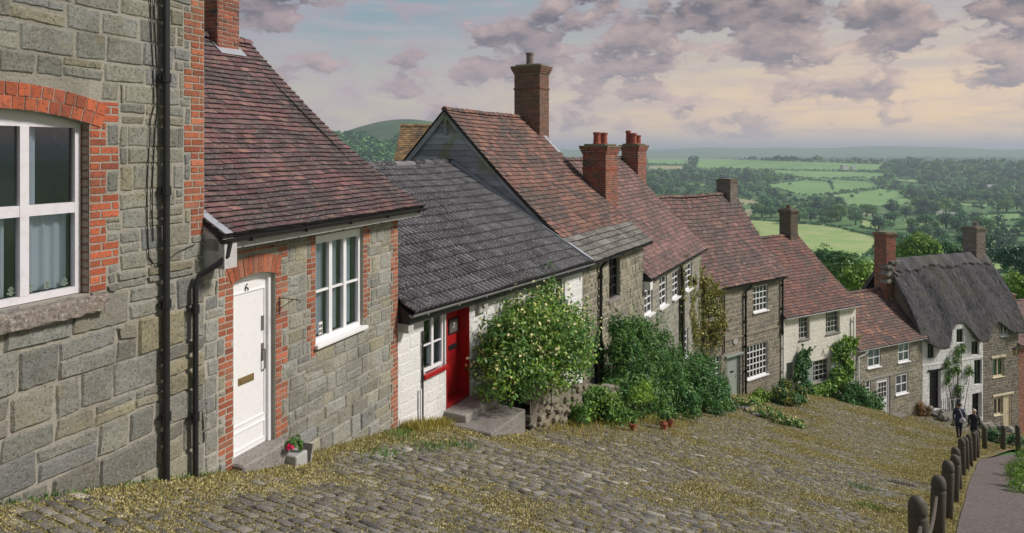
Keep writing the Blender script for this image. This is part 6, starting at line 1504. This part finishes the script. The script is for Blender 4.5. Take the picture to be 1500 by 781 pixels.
# ---------------------------------------------------------------- two walkers
def walker(px, dist, height, rz, label, hairmat, coat, bag=False, stride=.12, coatlen=.80):
    x = (px - CX) / F * dist; o = empty('person', (x, dist, h1(x, dist)), rz); tag(o, label, 'person'); s_ = height / 1.76
    vs_, es_, rs_ = [], [], []
    def v(p, r, par=None):
        vs_.append(tuple(c * s_ for c in p)); rs_.append(r * s_ if not isinstance(r, tuple) else (r[0] * s_, r[1] * s_))
        if par is not None: es_.append((par, len(vs_) - 1))
        return len(vs_) - 1
    pel = v((0, 0, .95), (.155, .12)); sp_ = v((0, .01, 1.14), (.145, .11), pel); ch = v((0, .0, 1.34), (.17, .12), sp_); nk = v((0, .0, 1.49), .058, ch); hb_ = v((0, .025, 1.565), .072, nk); hd_ = v((0, .02, 1.66), (.083, .098), hb_); v((0, .015, 1.725), .055, hd_)
    v((0, .135, 1.645), .012, hd_)
    for sd_ in (-1, 1):
        sh = v((sd_ * .17, 0, 1.41), .07, ch); el = v((sd_ * .235, -.03 * sd_, 1.14), .048, sh); wr = v((sd_ * .245, .06 + .05 * sd_, .90), .03, el); pm_ = v((sd_ * .245, .085 + .05 * sd_, .84), (.016, .036), wr)
        for f_ in range(4): a = v((sd_ * .24, .055 + .022 * f_ + .05 * sd_, .79), .009, pm_); v((sd_ * .235, .06 + .022 * f_ + .05 * sd_, .755 - .008 * (f_ in (1, 2))), .008, a)
        a = v((sd_ * .235, .13 + .05 * sd_, .83), .010, pm_); v((sd_ * .225, .14 + .05 * sd_, .795), .009, a)
        ear = v((sd_ * .092, .015, 1.65), .014, hd_)
        hp_ = v((sd_ * .085, 0, .88), .10, pel); kn = v((sd_ * .09, sd_ * stride * .5 + .03, .50), .062, hp_); an = v((sd_ * .09, sd_ * stride - .02, .095), .04, kn); v((sd_ * .10, sd_ * stride + .13, .035), .034, an)
    me = bpy.data.meshes.new('body'); me.from_pydata(vs_, es_, []); ob = bpy.data.objects.new('body', me); C.objects.link(ob)
    sm_ = ob.modifiers.new('s', 'SKIN'); sm_.use_smooth_shade = True; ob.modifiers.new('u', 'SUBSURF').levels = 2
    for i, r in enumerate(rs_): me.skin_vertices[0].data[i].radius = r if isinstance(r, tuple) else (r, r)
    me.skin_vertices[0].data[0].use_root = True
    dg = bpy.context.evaluated_depsgraph_get(); dg.update(); m2 = bpy.data.meshes.new_from_object(ob.evaluated_get(dg)); bpy.data.objects.remove(ob)
    m2.name = 'body'; mi = []
    for p in m2.polygons:
        c_ = p.center / s_; mi.append(2 if c_.z < .075 else 0 if c_.z < .97 and abs(c_.x) < .20 and c_.z > .07 and not (abs(c_.x) > .205) else 1 if 0.89 <= c_.z < 1.49 else 3)
    b_ = finish(m2, 'body', ['dark_cloth', coat, 'black_paint', 'skin'], o, None, mi, True)
    mb = MB(); P = []; prof = [(coatlen, .19, .145), (.92, .175, .14), (1.05, .165, .13), (1.2, .175, .135), (1.33, .195, .14), (1.42, .18, .125), (1.47, .11, .09), (1.50, .07, .075)]
    for (z, a, b2) in prof: P.append([(a * s_ * math.cos(t) * (1 + .02 * math.sin(5 * t + z * 9)), b2 * s_ * math.sin(t), z * s_) for t in [2 * math.pi * k / 20 for k in range(21)]])
    mb.grid(P, 20, len(P) - 1); mb.build('coat', [coat], o, smooth=True)
    mb = MB(); P = []
    for j in range(8):
        el_ = -0.55 + (math.pi / 2 + .55) * j / 7; P.append([(.102 * s_ * math.cos(el_) * math.cos(t) * (1 + random.uniform(-.03, .03)), (.012 + .112 * math.cos(el_) * math.sin(t)) * s_ - (.02 * s_ if math.sin(t) > .3 and el_ < .5 else 0) * 3.5 * max(0, math.sin(t)), (1.665 + .105 * math.sin(el_)) * s_) for t in [2 * math.pi * k / 18 for k in range(19)]])
    mb.grid(P, 18, 7); mb.build('hair', [hairmat], o, smooth=True)
    if bag:
        bo = empty('shoulder_bag', o.location, rz); tag(bo, 'pale shoulder bag slung across the back of the left walker', 'bag')
        mb = MB(); P = []
        for (z, a, b2) in ((.86, .03, .02), (.87, .13, .05), (.95, .15, .065), (1.04, .12, .055), (1.10, .05, .03), (1.12, .015, .01)): P.append([((.09 + a * math.cos(t)) * s_, (-.175 + b2 * math.sin(t)) * s_, z * s_) for t in [2 * math.pi * k / 12 for k in range(13)]])
        mb.grid(P, 12, 5); mb.build('pouch', ['bag_cloth'], bo, smooth=True); mb = MB()
        mb.tube([(.09 * s_, -.17 * s_, 1.10 * s_), (.03 * s_, -.155 * s_, 1.3 * s_), (-.03 * s_, -.12 * s_, 1.45 * s_), (-.05 * s_, .02, 1.50 * s_)], .018, 6); mb.build('strap', ['bag_cloth'], bo)
walker(1405, 32.3, 1.74, -.25, 'walker in a dark blue jacket and dark trousers with short dark hair, seen from behind', 'dark_hair', 'navy_cloth', True)
walker(1427, 32.8, 1.62, -.35, 'pale haired walker in a long dark coat, seen from behind', 'pale_hair', 'dark_cloth', False, coatlen=.62)

# ---------------------------------------------------------------- air
hm = bpy.data.materials.new('haze_air'); hm.use_nodes = True; t = NT(hm.node_tree)
vol = t.n('ShaderNodeVolumePrincipled', {'Color': (.74, .88, .98, 1), 'Density': 0.00019, 'Anisotropy': .1})
op_ = t.n('ShaderNodeOutputMaterial'); t.nt.links.new(vol.outputs[0], op_.inputs['Volume'])
mb = MB(); lo, hi = -260.0, 100.0; mb.box(-12500, 12500, -12500, 12500, lo, hi); me = mb.build('haze', [hm]); tag(me, 'thin blue haze lying over the valley', 'haze', kind='stuff')
